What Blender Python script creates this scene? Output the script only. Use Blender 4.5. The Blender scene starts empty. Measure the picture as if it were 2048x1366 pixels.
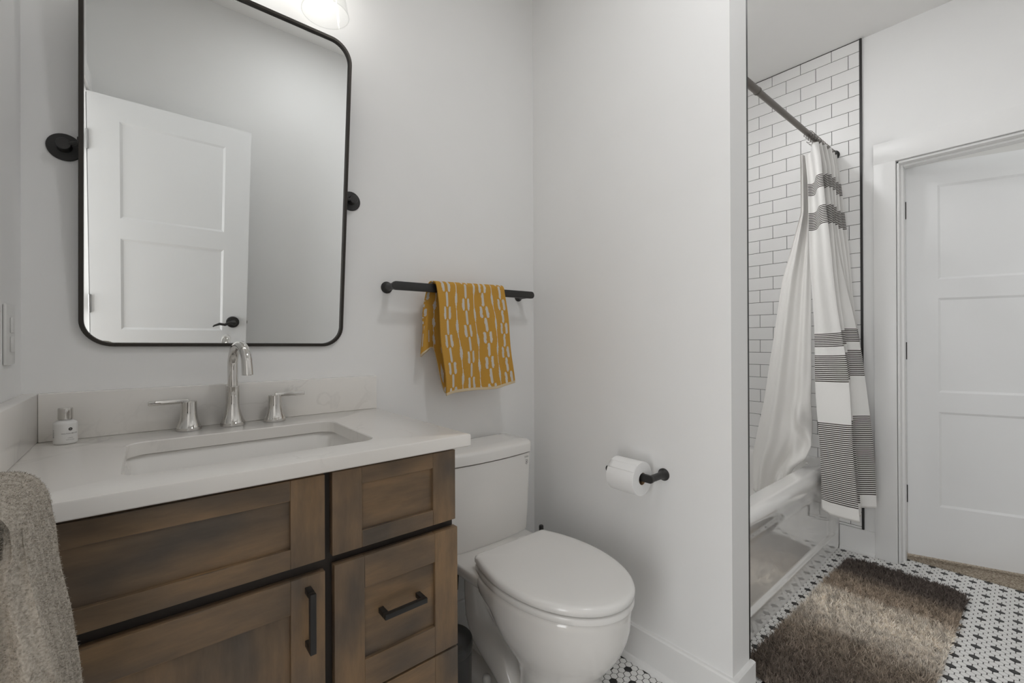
import bpy, bmesh, math, random
import numpy as np
from mathutils import Vector, Matrix

random.seed(7)
rng = np.random.default_rng(7)
PI = math.pi
sc = bpy.context.scene
COL = sc.collection

# ------------------------------------------------------------------ camera
YAW, PITCH, ROLL, FPX = 0.6983, 0.0018, -0.0042, 879.22
CAM = (0.2073, -1.4476, 1.1299)
cd = bpy.data.cameras.new('camera')
cd.sensor_fit = 'HORIZONTAL'; cd.sensor_width = 36.0
cd.lens = FPX / 2048 * 36.0
cd.clip_start = 0.02; cd.clip_end = 60
cam = bpy.data.objects.new('camera', cd); COL.objects.link(cam)
F = Vector((math.sin(YAW) * math.cos(PITCH), math.cos(YAW) * math.cos(PITCH), math.sin(PITCH)))
R = Vector((math.cos(YAW), -math.sin(YAW), 0)); U = R.cross(F)
R2 = math.cos(ROLL) * R + math.sin(ROLL) * U
U2 = -math.sin(ROLL) * R + math.cos(ROLL) * U
M = Matrix((R2, U2, -F)).transposed().to_4x4(); M.translation = Vector(CAM)
cam.matrix_world = M
sc.camera = cam

# ------------------------------------------------------------------ world, exposure
w = bpy.data.worlds.new('world'); sc.world = w; w.use_nodes = True
w.node_tree.nodes['Background'].inputs[0].default_value = (0.80, 0.88, 1.0, 1)
w.node_tree.nodes['Background'].inputs[1].default_value = 1.0
vs = sc.view_settings
vs.view_transform = 'Standard'; vs.look = 'None'; vs.gamma = 1.0; vs.use_curve_mapping = False
vs.exposure = 0.0
sc.cycles.max_bounces = 12; sc.cycles.diffuse_bounces = 8; sc.cycles.glossy_bounces = 6
sc.cycles.transmission_bounces = 8; sc.cycles.transparent_max_bounces = 12
sc.cycles.caustics_reflective = False; sc.cycles.caustics_refractive = False
sc.cycles.sample_clamp_indirect = 6.0
BULB, FILL_A, CEIL_B, FILL_C, HALL_FILL, BED_W = 15.0, 90.0, 14.0, 145.0, 35.0, 28.0

def area_lamp(name, loc, rot, size, power, color=(1, 1, 1)):
    l = bpy.data.lights.new(name, 'AREA'); l.shape = 'RECTANGLE'
    l.size, l.size_y = size; l.energy = power; l.color = color
    o = bpy.data.objects.new(name, l); COL.objects.link(o)
    o.location = loc; o.rotation_euler = rot
    return o
# daylight of the bedroom window, and a soft fill lamp added in the unseen hall
area_lamp('bedroom_daylight', (5.3, -1.6, 1.6), (0, PI / 2, 0), (1.5, 1.4), BED_W, (0.95, 0.98, 1.0))
area_lamp('hall_fill', (-1.30, -1.25, 1.0), (0, -PI / 2, 0), (1.7, 1.2), HALL_FILL, (0.97, 0.985, 1.0))

# ------------------------------------------------------------------ materials
def new_mat(name):
    m = bpy.data.materials.new(name); m.use_nodes = True
    nt = m.node_tree
    return m, nt, nt.nodes['Principled BSDF']
def setp(b, **k):
    for n, v in k.items():
        n = n.replace('_', ' ')
        if n in b.inputs:
            b.inputs[n].default_value = v
def bump(nt, b, scale, strength, dist=0.002, detail=3.0, coord='Object', stretch=None):
    tc = nt.nodes.new('ShaderNodeTexCoord'); no = nt.nodes.new('ShaderNodeTexNoise')
    bp = nt.nodes.new('ShaderNodeBump')
    no.inputs['Scale'].default_value = scale; no.inputs['Detail'].default_value = detail
    bp.inputs['Strength'].default_value = strength; bp.inputs['Distance'].default_value = dist
    if stretch:
        mp = nt.nodes.new('ShaderNodeMapping'); mp.inputs['Scale'].default_value = stretch
        nt.links.new(tc.outputs[coord], mp.inputs['Vector']); nt.links.new(mp.outputs[0], no.inputs['Vector'])
    else:
        nt.links.new(tc.outputs[coord], no.inputs['Vector'])
    nt.links.new(no.outputs['Fac'], bp.inputs['Height']); nt.links.new(bp.outputs[0], b.inputs['Normal'])
def simple(name, col, rough=0.5, metal=0.0, bs=None, bstr=0.1, bdist=0.001, **k):
    m, nt, b = new_mat(name)
    setp(b, Base_Color=(*col, 1), Roughness=rough, Metallic=metal, **k)
    # faint tonal variation of the surface itself
    tc = nt.nodes.new('ShaderNodeTexCoord'); no = nt.nodes.new('ShaderNodeTexNoise'); no.inputs['Scale'].default_value = 6
    mx = nt.nodes.new('ShaderNodeMix'); mx.data_type = 'RGBA'
    mx.inputs[6].default_value = (*[c * 0.985 for c in col], 1); mx.inputs[7].default_value = (*[min(1, c * 1.015) for c in col], 1)
    nt.links.new(tc.outputs['Object'], no.inputs['Vector']); nt.links.new(no.outputs['Fac'], mx.inputs[0])
    nt.links.new(mx.outputs[2], b.inputs['Base Color'])
    if bs: bump(nt, b, bs, bstr, bdist)
    return m

M_wall = simple('wall_paint', (0.835, 0.834, 0.828), 0.55, bs=260, bstr=0.06)
M_ceil = simple('ceiling_paint', (0.83, 0.822, 0.808), 0.8, bs=200, bstr=0.08)
M_trim = simple('trim_paint', (0.83, 0.828, 0.82), 0.35, bs=90, bstr=0.03)
M_door = simple('door_paint', (0.83, 0.834, 0.836), 0.38, bs=120, bstr=0.03)
M_porc = simple('porcelain', (0.80, 0.785, 0.76), 0.08, Coat_Weight=0.3)
M_seat = simple('seat_plastic', (0.80, 0.79, 0.77), 0.18)
M_tub = simple('tub_enamel', (0.80, 0.79, 0.77), 0.05, Coat_Weight=1.0, Coat_IOR=1.9)
M_black = simple('matte_black_metal', (0.018, 0.017, 0.016), 0.42, 0.0, bs=300, bstr=0.03)
M_blackfr = simple('black_mirror_frame', (0.045, 0.040, 0.035), 0.36, 0.7)
M_chrome = simple('polished_nickel', (0.66, 0.645, 0.62), 0.05, 1.0)
M_steel = simple('steel', (0.5, 0.5, 0.5), 0.3, 1.0)
M_bronze = simple('bronze_rod', (0.16, 0.145, 0.13), 0.33, 0.85, bs=400, bstr=0.05)
M_plast = simple('white_plastic', (0.72, 0.715, 0.70), 0.3)
M_paper = simple('tissue_paper', (0.86, 0.86, 0.855), 0.9, bs=160, bstr=0.25)
M_card = simple('cardboard', (0.33, 0.21, 0.11), 0.9)
M_grout = simple('dark_grout', (0.035, 0.033, 0.031), 0.9)
M_hexw = simple('hex_white', (0.84, 0.835, 0.82), 0.22)
M_hexb = simple('hex_black', (0.02, 0.02, 0.02), 0.22)
M_tile = simple('subway_tile', (0.82, 0.815, 0.805), 0.34, Specular_IOR_Level=0.35)
M_ink = simple('dark_ink', (0.06, 0.055, 0.05), 0.6)
M_cab_in = simple('cabinet_frame_dark', (0.028, 0.021, 0.016), 0.55)
M_mortar = simple('mortar', (0.045, 0.042, 0.04), 0.9)
M_hem = simple('towel_hem', (0.64, 0.52, 0.34), 0.95, bs=700, bstr=0.5)
M_must = simple('mustard_terry', (0.72, 0.385, 0.06), 0.95, bs=900, bstr=0.9, bdist=0.004)
M_mustw = simple('cream_terry', (0.78, 0.74, 0.68), 0.95, bs=900, bstr=0.9, bdist=0.004)

def emit(name, col, s):
    m, nt, b = new_mat(name)
    setp(b, Base_Color=(*col, 1), Emission_Color=(*col, 1), Emission_Strength=s)
    return m
M_bulb = emit('lit_bulb', (1.0, 0.97, 0.93), BULB)
M_fillA = emit('fill_diffuser', (0.985, 0.99, 1.0), FILL_A)  # unseen lamp, added to even out the middle of the room
M_ceilB = emit('lit_diffuser_small', (0.985, 0.99, 1.0), CEIL_B)
M_fillC = emit('alcove_fill_diffuser', (0.985, 0.99, 1.0), FILL_C)  # unseen lamp, added to brighten the tub alcove

# mirror glass
M_mirror, nt, b = new_mat('mirror_glass'); setp(b, Base_Color=(0.86, 0.875, 0.87, 1), Metallic=1.0, Roughness=0.0)
M_medge = simple('mirror_edge_glass', (0.30, 0.46, 0.36), 0.1)
# thin clear glass
M_glass = bpy.data.materials.new('clear_thin_glass'); M_glass.use_nodes = True
nt = M_glass.node_tree; nt.nodes.clear()
out = nt.nodes.new('ShaderNodeOutputMaterial'); mixs = nt.nodes.new('ShaderNodeMixShader')
tr = nt.nodes.new('ShaderNodeBsdfTransparent'); tr.inputs[0].default_value = (0.95, 0.955, 0.95, 1)
gl = nt.nodes.new('ShaderNodeBsdfGlossy'); gl.inputs['Roughness'].default_value = 0.02
fr = nt.nodes.new('ShaderNodeLayerWeight'); fr.inputs['Blend'].default_value = 0.5
pw = nt.nodes.new('ShaderNodeMath'); pw.operation = 'POWER'; pw.inputs[1].default_value = 4.0; nt.links.new(fr.outputs['Facing'], pw.inputs[0])
pm = nt.nodes.new('ShaderNodeMath'); pm.operation = 'MULTIPLY_ADD'; pm.inputs[1].default_value = 0.45; pm.inputs[2].default_value = 0.04; nt.links.new(pw.outputs[0], pm.inputs[0])
nt.links.new(pm.outputs[0], mixs.inputs[0]); nt.links.new(tr.outputs[0], mixs.inputs[1]); nt.links.new(gl.outputs[0], mixs.inputs[2])
nt.links.new(mixs.outputs[0], out.inputs[0])

def wood(name, stretch, hue=0.0):
    m, nt, b = new_mat(name)
    tc = nt.nodes.new('ShaderNodeTexCoord'); mp = nt.nodes.new('ShaderNodeMapping'); mp.inputs['Scale'].default_value = stretch
    mp.inputs['Location'].default_value = (hue * 3.1, hue * 1.7, hue)
    nt.links.new(tc.outputs['Object'], mp.inputs['Vector'])
    n1 = nt.nodes.new('ShaderNodeTexNoise'); n1.inputs['Scale'].default_value = 34; n1.inputs['Detail'].default_value = 8; n1.inputs['Roughness'].default_value = 0.7
    nt.links.new(mp.outputs[0], n1.inputs['Vector'])
    n2 = nt.nodes.new('ShaderNodeTexNoise'); n2.inputs['Scale'].default_value = 7.5; n2.inputs['Detail'].default_value = 3
    mp2 = nt.nodes.new('ShaderNodeMapping'); mp2.inputs['Location'].default_value = (hue * 5, 0, hue * 2)
    mp2.inputs['Scale'].default_value = tuple(0.45 + 0.55 * s for s in stretch)
    nt.links.new(tc.outputs['Object'], mp2.inputs['Vector']); nt.links.new(mp2.outputs[0], n2.inputs['Vector'])
    r1 = nt.nodes.new('ShaderNodeValToRGB')
    r1.color_ramp.elements[0].position = 0.33; r1.color_ramp.elements[0].color = (0.105, 0.084, 0.065, 1)
    r1.color_ramp.elements[1].position = 0.68; r1.color_ramp.elements[1].color = (0.300, 0.192, 0.098, 1)
    nt.links.new(n2.outputs['Fac'], r1.inputs[0])
    r2 = nt.nodes.new('ShaderNodeValToRGB')
    r2.color_ramp.elements[0].position = 0.3; r2.color_ramp.elements[0].color = (0.68, 0.68, 0.70, 1)
    r2.color_ramp.elements[1].position = 0.7; r2.color_ramp.elements[1].color = (1.14, 1.1, 1.06, 1)
    nt.links.new(n1.outputs['Fac'], r2.inputs[0])
    mx = nt.nodes.new('ShaderNodeMix'); mx.data_type = 'RGBA'; mx.blend_type = 'MULTIPLY'; mx.inputs[0].default_value = 1
    nt.links.new(r1.outputs[0], mx.inputs[6]); nt.links.new(r2.outputs[0], mx.inputs[7])
    nt.links.new(mx.outputs[2], b.inputs['Base Color'])
    setp(b, Roughness=0.42)
    bp = nt.nodes.new('ShaderNodeBump'); bp.inputs['Strength'].default_value = 0.12; bp.inputs['Distance'].default_value = 0.001
    nt.links.new(n1.outputs['Fac'], bp.inputs['Height']); nt.links.new(bp.outputs[0], b.inputs['Normal'])
    return m
M_woodh = [wood('stained_wood_horizontal_grain', (0.16, 1, 1), h) for h in (0.0, 1.3)]
M_woodv = [wood('stained_wood_upright_grain', (1, 1, 0.16), h) for h in (0.4, 2.2)]

# quartz with faint grey veins
M_quartz, nt, b = new_mat('quartz')
tc = nt.nodes.new('ShaderNodeTexCoord')
n1 = nt.nodes.new('ShaderNodeTexNoise'); n1.inputs['Scale'].default_value = 5.0; n1.inputs['Detail'].default_value = 6; n1.inputs['Distortion'].default_value = 1.4
ma = nt.nodes.new('ShaderNodeMath'); ma.operation = 'SUBTRACT'; ma.inputs[1].default_value = 0.5
mb = nt.nodes.new('ShaderNodeMath'); mb.operation = 'ABSOLUTE'
rp = nt.nodes.new('ShaderNodeValToRGB')
rp.color_ramp.elements[0].position = 0.0; rp.color_ramp.elements[0].color = (0.70, 0.68, 0.65, 1)
rp.color_ramp.elements[1].position = 0.02; rp.color_ramp.elements[1].color = (0.79, 0.768, 0.735, 1)
n2 = nt.nodes.new('ShaderNodeTexNoise'); n2.inputs['Scale'].default_value = 3.2; n2.inputs['Detail'].default_value = 2
rm = nt.nodes.new('ShaderNodeValToRGB'); rm.color_ramp.elements[0].position = 0.50; rm.color_ramp.elements[1].position = 0.66
mx = nt.nodes.new('ShaderNodeMix'); mx.data_type = 'RGBA'; mx.inputs[6].default_value = (0.79, 0.768, 0.735, 1)
nt.links.new(tc.outputs['Object'], n1.inputs['Vector']); nt.links.new(tc.outputs['Object'], n2.inputs['Vector'])
nt.links.new(n1.outputs['Fac'], ma.inputs[0]); nt.links.new(ma.outputs[0], mb.inputs[0]); nt.links.new(mb.outputs[0], rp.inputs[0])
nt.links.new(n2.outputs['Fac'], rm.inputs[0]); nt.links.new(rm.outputs[0], mx.inputs[0]); nt.links.new(rp.outputs[0], mx.inputs[7])
nt.links.new(mx.outputs[2], b.inputs['Base Color']); setp(b, Roughness=0.2)

# carpet of the bedroom
M_carpet, nt, b = new_mat('beige_carpet')
tc = nt.nodes.new('ShaderNodeTexCoord'); n1 = nt.nodes.new('ShaderNodeTexNoise'); n1.inputs['Scale'].default_value = 160; n1.inputs['Detail'].default_value = 4
rp = nt.nodes.new('ShaderNodeValToRGB'); rp.color_ramp.elements[0].position = 0.35; rp.color_ramp.elements[0].color = (0.20, 0.155, 0.11, 1)
rp.color_ramp.elements[1].position = 0.65; rp.color_ramp.elements[1].color = (0.52, 0.45, 0.36, 1)
bp = nt.nodes.new('ShaderNodeBump'); bp.inputs['Strength'].default_value = 1; bp.inputs['Distance'].default_value = 0.006
nt.links.new(tc.outputs['Object'], n1.inputs['Vector']); nt.links.new(n1.outputs['Fac'], rp.inputs[0]); nt.links.new(rp.outputs[0], b.inputs['Base Color'])
nt.links.new(n1.outputs['Fac'], bp.inputs['Height']); nt.links.new(bp.outputs[0], b.inputs['Normal']); setp(b, Roughness=1.0)

# grey terry
M_grey, nt, b = new_mat('grey_terry')
tc = nt.nodes.new('ShaderNodeTexCoord'); n1 = nt.nodes.new('ShaderNodeTexNoise'); n1.inputs['Scale'].default_value = 420; n1.inputs['Detail'].default_value = 3
rp = nt.nodes.new('ShaderNodeValToRGB'); rp.color_ramp.elements[0].position = 0.3; rp.color_ramp.elements[0].color = (0.34, 0.305, 0.255, 1)
rp.color_ramp.elements[1].position = 0.7; rp.color_ramp.elements[1].color = (0.56, 0.515, 0.45, 1)
bp = nt.nodes.new('ShaderNodeBump'); bp.inputs['Strength'].default_value = 0.8; bp.inputs['Distance'].default_value = 0.003
nt.links.new(tc.outputs['Object'], n1.inputs['Vector']); nt.links.new(n1.outputs['Fac'], rp.inputs[0]); nt.links.new(rp.outputs[0], b.inputs['Base Color'])
nt.links.new(n1.outputs['Fac'], bp.inputs['Height']); nt.links.new(bp.outputs[0], b.inputs['Normal']); setp(b, Roughness=1.0)

# shag rug: woven colour bands along its length, strand-to-strand variation
def rug_mat():
    m, nt, b = new_mat('shag_pile')
    tc = nt.nodes.new('ShaderNodeTexCoord'); sx = nt.nodes.new('ShaderNodeSeparateXYZ')
    nt.links.new(tc.outputs['UV'], sx.inputs[0])
    n1 = nt.nodes.new('ShaderNodeTexNoise'); n1.inputs['Scale'].default_value = 7.0; n1.inputs['Detail'].default_value = 5
    mp = nt.nodes.new('ShaderNodeMapping'); mp.inputs['Scale'].default_value = (3, 1, 1)
    nt.links.new(tc.outputs['UV'], mp.inputs['Vector']); nt.links.new(mp.outputs[0], n1.inputs['Vector'])
    a = nt.nodes.new('ShaderNodeMath'); a.operation = 'MULTIPLY_ADD'; a.inputs[1].default_value = 0.16; a.inputs[2].default_value = -0.08
    nt.links.new(n1.outputs['Fac'], a.inputs[0])
    s = nt.nodes.new('ShaderNodeMath'); s.operation = 'ADD'
    nt.links.new(sx.outputs[0], s.inputs[0]); nt.links.new(a.outputs[0], s.inputs[1])
    rp = nt.nodes.new('ShaderNodeValToRGB'); cr = rp.color_ramp
    stops = [(0.0, (0.21, 0.172, 0.143)), (0.14, (0.21, 0.172, 0.143)), (0.21, (0.30, 0.245, 0.20)), (0.33, (0.42, 0.355, 0.29)),
             (0.39, (0.66, 0.60, 0.53)), (0.50, (0.88, 0.83, 0.76)), (0.64, (0.84, 0.78, 0.70)), (0.69, (0.52, 0.43, 0.345)),
             (0.79, (0.42, 0.345, 0.275)), (0.845, (0.17, 0.14, 0.122)), (1.0, (0.145, 0.12, 0.107))]
    cr.elements[0].position = stops[0][0]; cr.elements[0].color = (*stops[0][1], 1)
    cr.elements[1].position = stops[-1][0]; cr.elements[1].color = (*stops[-1][1], 1)
    for p, c in stops[1:-1]:
        e = cr.elements.new(p); e.color = (*c, 1)
    nt.links.new(s.outputs[0], rp.inputs[0])
    n2 = nt.nodes.new('ShaderNodeTexWhiteNoise'); n2.noise_dimensions = '2D'
    nt.links.new(tc.outputs['UV'], n2.inputs['Vector'])
    r2 = nt.nodes.new('ShaderNodeValToRGB'); r2.color_ramp.elements[0].color = (0.42, 0.40, 0.38, 1); r2.color_ramp.elements[1].color = (1.6, 1.6, 1.58, 1)
    nt.links.new(n2.outputs['Value'], r2.inputs[0])
    mx = nt.nodes.new('ShaderNodeMix'); mx.data_type = 'RGBA'; mx.blend_type = 'MULTIPLY'; mx.inputs[0].default_value = 1
    nt.links.new(rp.outputs[0], mx.inputs[6]); nt.links.new(r2.outputs[0], mx.inputs[7]); nt.links.new(mx.outputs[2], b.inputs['Base Color'])
    setp(b, Roughness=0.8)
    return m
M_rug = rug_mat()

# curtain: woven dark stripes placed by height on the cloth (UV v = metres)
def stripe_mat(bands):
    m, nt, b = new_mat('striped_curtain_cloth')
    tc = nt.nodes.new('ShaderNodeTexCoord'); sx = nt.nodes.new('ShaderNodeSeparateXYZ'); nt.links.new(tc.outputs['UV'], sx.inputs[0])
    total = None
    def mth(op, a, bb=None, c=None):
        n = nt.nodes.new('ShaderNodeMath'); n.operation = op
        for i, v in enumerate((a, bb, c)):
            if v is None: continue
            if hasattr(v, 'links') or isinstance(v, bpy.types.NodeSocket): nt.links.new(v, n.inputs[i])
            else: n.inputs[i].default_value = v
        return n.outputs[0]
    V = sx.outputs[1]
    for z0, z1, n in bands:
        per = (z1 - z0) / (n - 0.5)
        inside = mth('MULTIPLY', mth('GREATER_THAN', V, z0), mth('LESS_THAN', V, z1))
        ph = mth('FRACT', mth('DIVIDE', mth('SUBTRACT', V, z0), per))
        st = mth('MULTIPLY', inside, mth('LESS_THAN', ph, 0.55))
        total = st if total is None else mth('MAXIMUM', total, st)
    mx = nt.nodes.new('ShaderNodeMix'); mx.data_type = 'RGBA'
    mx.inputs[6].default_value = (0.80, 0.79, 0.77, 1); mx.inputs[7].default_value = (0.035, 0.024, 0.018, 1)
    nt.links.new(total, mx.inputs[0]); nt.links.new(mx.outputs[2], b.inputs['Base Color'])
    setp(b, Roughness=0.85, Sheen_Weight=0.1)
    return m
BANDS = [(1.903, 1.966, 8), (1.721, 1.812, 11), (1.118, 1.184, 8), (0.944, 1.075, 14), (0.348, 0.741, 41)]
M_curt = stripe_mat(BANDS)
M_liner = simple('liner_cloth', (0.80, 0.785, 0.76), 0.5, bs=40, bstr=0.12)

# ------------------------------------------------------------------ mesh helpers
WL = {}                                                     # world location of each root
class MB:
    def __init__(s): s.v = []; s.f = []; s.mi = []; s.uv = {}
    def add(s, vs_, fs_, mi=0):
        o = len(s.v); s.v += [tuple(p) for p in vs_]
        s.f += [tuple(i + o for i in f) for f in fs_]; s.mi += [mi] * len(fs_)
        return s
    def box(s, a, b, mi=0):
        x0, y0, z0 = a; x1, y1, z1 = b
        return s.add([(x0, y0, z0), (x1, y0, z0), (x1, y1, z0), (x0, y1, z0), (x0, y0, z1), (x1, y0, z1), (x1, y1, z1), (x0, y1, z1)],
                     [(0, 3, 2, 1), (4, 5, 6, 7), (0, 1, 5, 4), (1, 2, 6, 5), (2, 3, 7, 6), (3, 0, 4, 7)], mi)
    def loft(s, rings, cap0=True, cap1=True, closed=True, mi=0):
        n = len(rings[0]); vs_ = [p for r in rings for p in r]; fs_ = []
        for i in range(len(rings) - 1):
            for j in range(n if closed else n - 1):
                k = (j + 1) % n
                fs_.append((i * n + j, i * n + k, (i + 1) * n + k, (i + 1) * n + j))
        if cap0: fs_.append(tuple(range(n - 1, -1, -1)))
        if cap1: fs_.append(tuple((len(rings) - 1) * n + j for j in range(n)))
        return s.add(vs_, fs_, mi)
    def grid(s, fn, nu, nv, mi=None, uv=None):
        vs_ = []; fs_ = []; o = len(s.v)
        for i in range(nu + 1):
            for j in range(nv + 1):
                vs_.append(fn(i / nu, j / nv))
                if uv: s.uv[o + i * (nv + 1) + j] = uv(i / nu, j / nv)
        for i in range(nu):
            for j in range(nv):
                a = i * (nv + 1) + j
                fs_.append((a, a + nv + 1, a + nv + 2, a + 1))
        s.v += [tuple(p) for p in vs_]; s.f += [tuple(q + o for q in f) for f in fs_]
        if mi is None: s.mi += [0] * len(fs_)
        else: s.mi += [mi((i + .5) / nu, (j + .5) / nv) for i in range(nu) for j in range(nv)]
        return s
    def lathe(s, prof, c, axis='z', seg=40, cap=True, mi=0):
        rings = []
        for r, h in prof:
            ring = []
            for k in range(seg):
                a = 2 * PI * k / seg; x, y = r * math.cos(a), r * math.sin(a)
                p = {'z': (x, y, h), 'x': (h, x, y), 'y': (y, h, x)}[axis]
                ring.append((c[0] + p[0], c[1] + p[1], c[2] + p[2]))
            rings.append(ring)
        return s.loft(rings, cap, cap, mi=mi)
    def tube(s, pts, r, seg=14, caps=True, mi=0, flat=None):
        pts = [Vector(p) for p in pts]; rad = r if isinstance(r, (list, tuple)) else [r] * len(pts)
        rings = []; prev = None
        for i, p in enumerate(pts):
            t = (pts[min(i + 1, len(pts) - 1)] - pts[max(i - 1, 0)]).normalized()
            if prev is None:
                up = Vector((0, 0, 1)) if abs(t.z) < 0.9 else Vector((0, 1, 0))
                nrm = t.cross(up).normalized()
            else:
                nrm = (prev - t * prev.dot(t)).normalized()
            prev = nrm; bn = t.cross(nrm)
            fx, fy = flat if flat else (1, 1)
            rings.append([tuple(p + rad[i] * (fx * math.cos(2 * PI * k / seg) * nrm + fy * math.sin(2 * PI * k / seg) * bn)) for k in range(seg)])
        return s.loft(rings, caps, caps, mi=mi)
    def build(s, name, mat, parent=None, smooth=35, bevel=0.0, bseg=2, solid=None):
        off = WL.get(parent.name, Vector((0, 0, 0))) if parent else Vector((0, 0, 0))
        me = bpy.data.meshes.new(name)
        me.from_pydata([(p[0] - off[0], p[1] - off[1], p[2] - off[2]) for p in s.v], [], s.f)
        mats = mat if isinstance(mat, (list, tuple)) else [mat]
        for m in mats: me.materials.append(m)
        if any(s.mi): me.polygons.foreach_set('material_index', s.mi)
        if s.uv:
            ul = me.uv_layers.new(name='UVMap')
            for l in me.loops:
                ul.data[l.index].uv = s.uv.get(l.vertex_index, (0, 0))
        bm = bmesh.new(); bm.from_mesh(me)
        bmesh.ops.recalc_face_normals(bm, faces=bm.faces)
        if bevel > 0:
            es = [e for e in bm.edges if len(e.link_faces) == 2 and e.calc_face_angle(0) > math.radians(28)]
            bmesh.ops.bevel(bm, geom=es, offset=bevel, segments=bseg, profile=0.5, affect='EDGES', clamp_overlap=True)
        bm.to_mesh(me); bm.free()
        if smooth:
            me.polygons.foreach_set('use_smooth', [True] * len(me.polygons))
            me.set_sharp_from_angle(angle=math.radians(smooth))
        me.update()
        o = bpy.data.objects.new(name, me); COL.objects.link(o)
        WL[o.name] = off
        if parent: o.parent = parent
        if solid:
            md = o.modifiers.new('thickness', 'SOLIDIFY'); md.thickness = solid; md.offset = 0
        return o
# a child's own origin equals its parent's origin, so nested children use the same offset

def thing(name, label, cat, loc, group=None):
    o = bpy.data.objects.new(name, None); o.empty_display_size = 0.05
    COL.objects.link(o); o.location = loc; WL[o.name] = Vector(loc)
    return tag(o, label, cat, group)
def tag(o, label=None, cat=None, group=None, kind=None):
    if label: o['label'] = label
    if cat: o['category'] = cat
    if group: o['group'] = group
    if kind: o['kind'] = kind
    return o
def struct(o): o['kind'] = 'structure'; return o
def arc(c, r, a0, a1, n, plane):
    out = []
    for i in range(n + 1):
        a = a0 + (a1 - a0) * i / n
        u, v_ = r * math.cos(a), r * math.sin(a)
        out.append({'yz': (c[0], c[1] + u, c[2] + v_), 'xz': (c[0] + u, c[1], c[2] + v_), 'xy': (c[0] + u, c[1] + v_, c[2])}[plane])
    return out
def sstep(a, b, x):
    t = max(0.0, min(1.0, (x - a) / (b - a))); return t * t * (3 - 2 * t)
def lerp(a, b, t): return a + (b - a) * t
def interp(tab, x): return float(np.interp(x, [p[0] for p in tab], [p[1] for p in tab]))
def rrect(x0, x1, y0, y1, r, n=8):
    pts = []
    for cx, cy, a in ((x1 - r, y1 - r, 0), (x0 + r, y1 - r, PI / 2), (x0 + r, y0 + r, PI), (x1 - r, y0 + r, 1.5 * PI)):
        for k in range(n + 1):
            t = a + PI / 2 * k / n; pts.append((cx + r * math.cos(t), cy + r * math.sin(t)))
    return pts

# ------------------------------------------------------------------ room numbers
CEIL = 2.737
XP0, XP1, YP = 1.5496, 1.6657, -0.864          # partition faces (tile layer takes it to 1.676)
XE, XE2 = 3.141, 3.262                          # right wall faces
YF = -1.74                                      # wall behind the camera
TUBX0, TUBX1 = 1.677, 3.131
CARP = 3.236

# ------------------------------------------------------------------ setting
struct(MB().box((-0.12, 0, -0.1), (XE2, 0.12, CEIL)).build('wall_back', M_wall, smooth=0))
mb = MB()
mb.box((-0.12, YF - 0.1, 0), (0, -1.632, CEIL)); mb.box((-0.12, -0.955, 0), (0, 0, CEIL)); mb.box((-0.12, -1.632, 2.10), (0, -0.955, CEIL))
struct(mb.build('wall_left', M_wall, smooth=0))
struct(MB().box((-0.12, YF - 0.1, 0), (XE2, YF, CEIL)).build('wall_front', M_wall, smooth=0))
mb = MB()
mb.box((XE, -0.995 + 0.001, 0), (XE2, 0, CEIL)); mb.box((XE, YF, 0), (XE2, -1.668, CEIL)); mb.box((XE, -1.668, 2.055), (XE2, -0.994, CEIL))
struct(mb.build('wall_right', M_wall, smooth=0))
struct(MB().box((XP0, YP, 0), (XP1, 0, CEIL)).build('wall_partition', M_wall, smooth=0))
struct(MB().box((-0.12, YF - 0.1, CEIL), (XE2, 0.12, CEIL + 0.1)).build('ceiling', M_ceil, smooth=0))

# floor: hexagon mosaic, one black in eight
def clip_x(poly, X):
    out_ = []
    for i in range(len(poly)):
        a, b_ = poly[i], poly[(i + 1) % len(poly)]
        if a[0] <= X: out_.append(a)
        if (a[0] <= X) != (b_[0] <= X):
            t = (X - a[0]) / (b_[0] - a[0]); out_.append((X, a[1] + t * (b_[1] - a[1])))
    return out_
def hex_floor():
    p = 0.02385; cx = p * math.sqrt(3) / 2; R_ = (p - 0.0021) / math.sqrt(3)
    fl = MB()
    fl.box((-0.02, YF - 0.02, -0.06), (CARP, 0.02, -0.0016), 0)
    ox, oy = 1.4467, -0.4901
    for i in range(int(-ox / cx) - 1, int((CARP + .02 - ox) / cx) + 2):
        for j in range(int((YF - oy) / p) - 2, int(-oy / p) + 3):
            X = ox + i * cx; Y = oy + j * p + (p / 2 if i % 2 else 0)
            if X < -0.01 or X - R_ > CARP or Y < YF - 0.01 or Y > 0.01: continue
            blk = (i % 2 == 0) and ((j - (2 if (i // 2) % 2 else 0)) % 4 == 0)
            outl = [(X + R_ * math.cos(PI / 3 * k), Y + R_ * math.sin(PI / 3 * k)) for k in range(6)]
            inn = [(X + (R_ - .0009) * math.cos(PI / 3 * k), Y + (R_ - .0009) * math.sin(PI / 3 * k)) for k in range(6)]
            if X + R_ > CARP:
                outl = clip_x(outl, CARP); inn = clip_x(inn, CARP)
                if len(inn) > 2: fl.add([(a, b_, 0.0) for a, b_ in inn], [tuple(range(len(inn)))], 2 if blk else 1)
                continue
            vs_ = [(a, b_, 0.0) for a, b_ in inn] + [(a, b_, -0.0012) for a, b_ in outl]
            fl.add(vs_, [tuple(range(6))] + [(k + 6, (k + 1) % 6 + 6, (k + 1) % 6, k) for k in range(6)], 2 if blk else 1)
    return fl.build('floor', [M_mortar, M_hexw, M_hexb], smooth=0)
struct(hex_floor())

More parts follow.
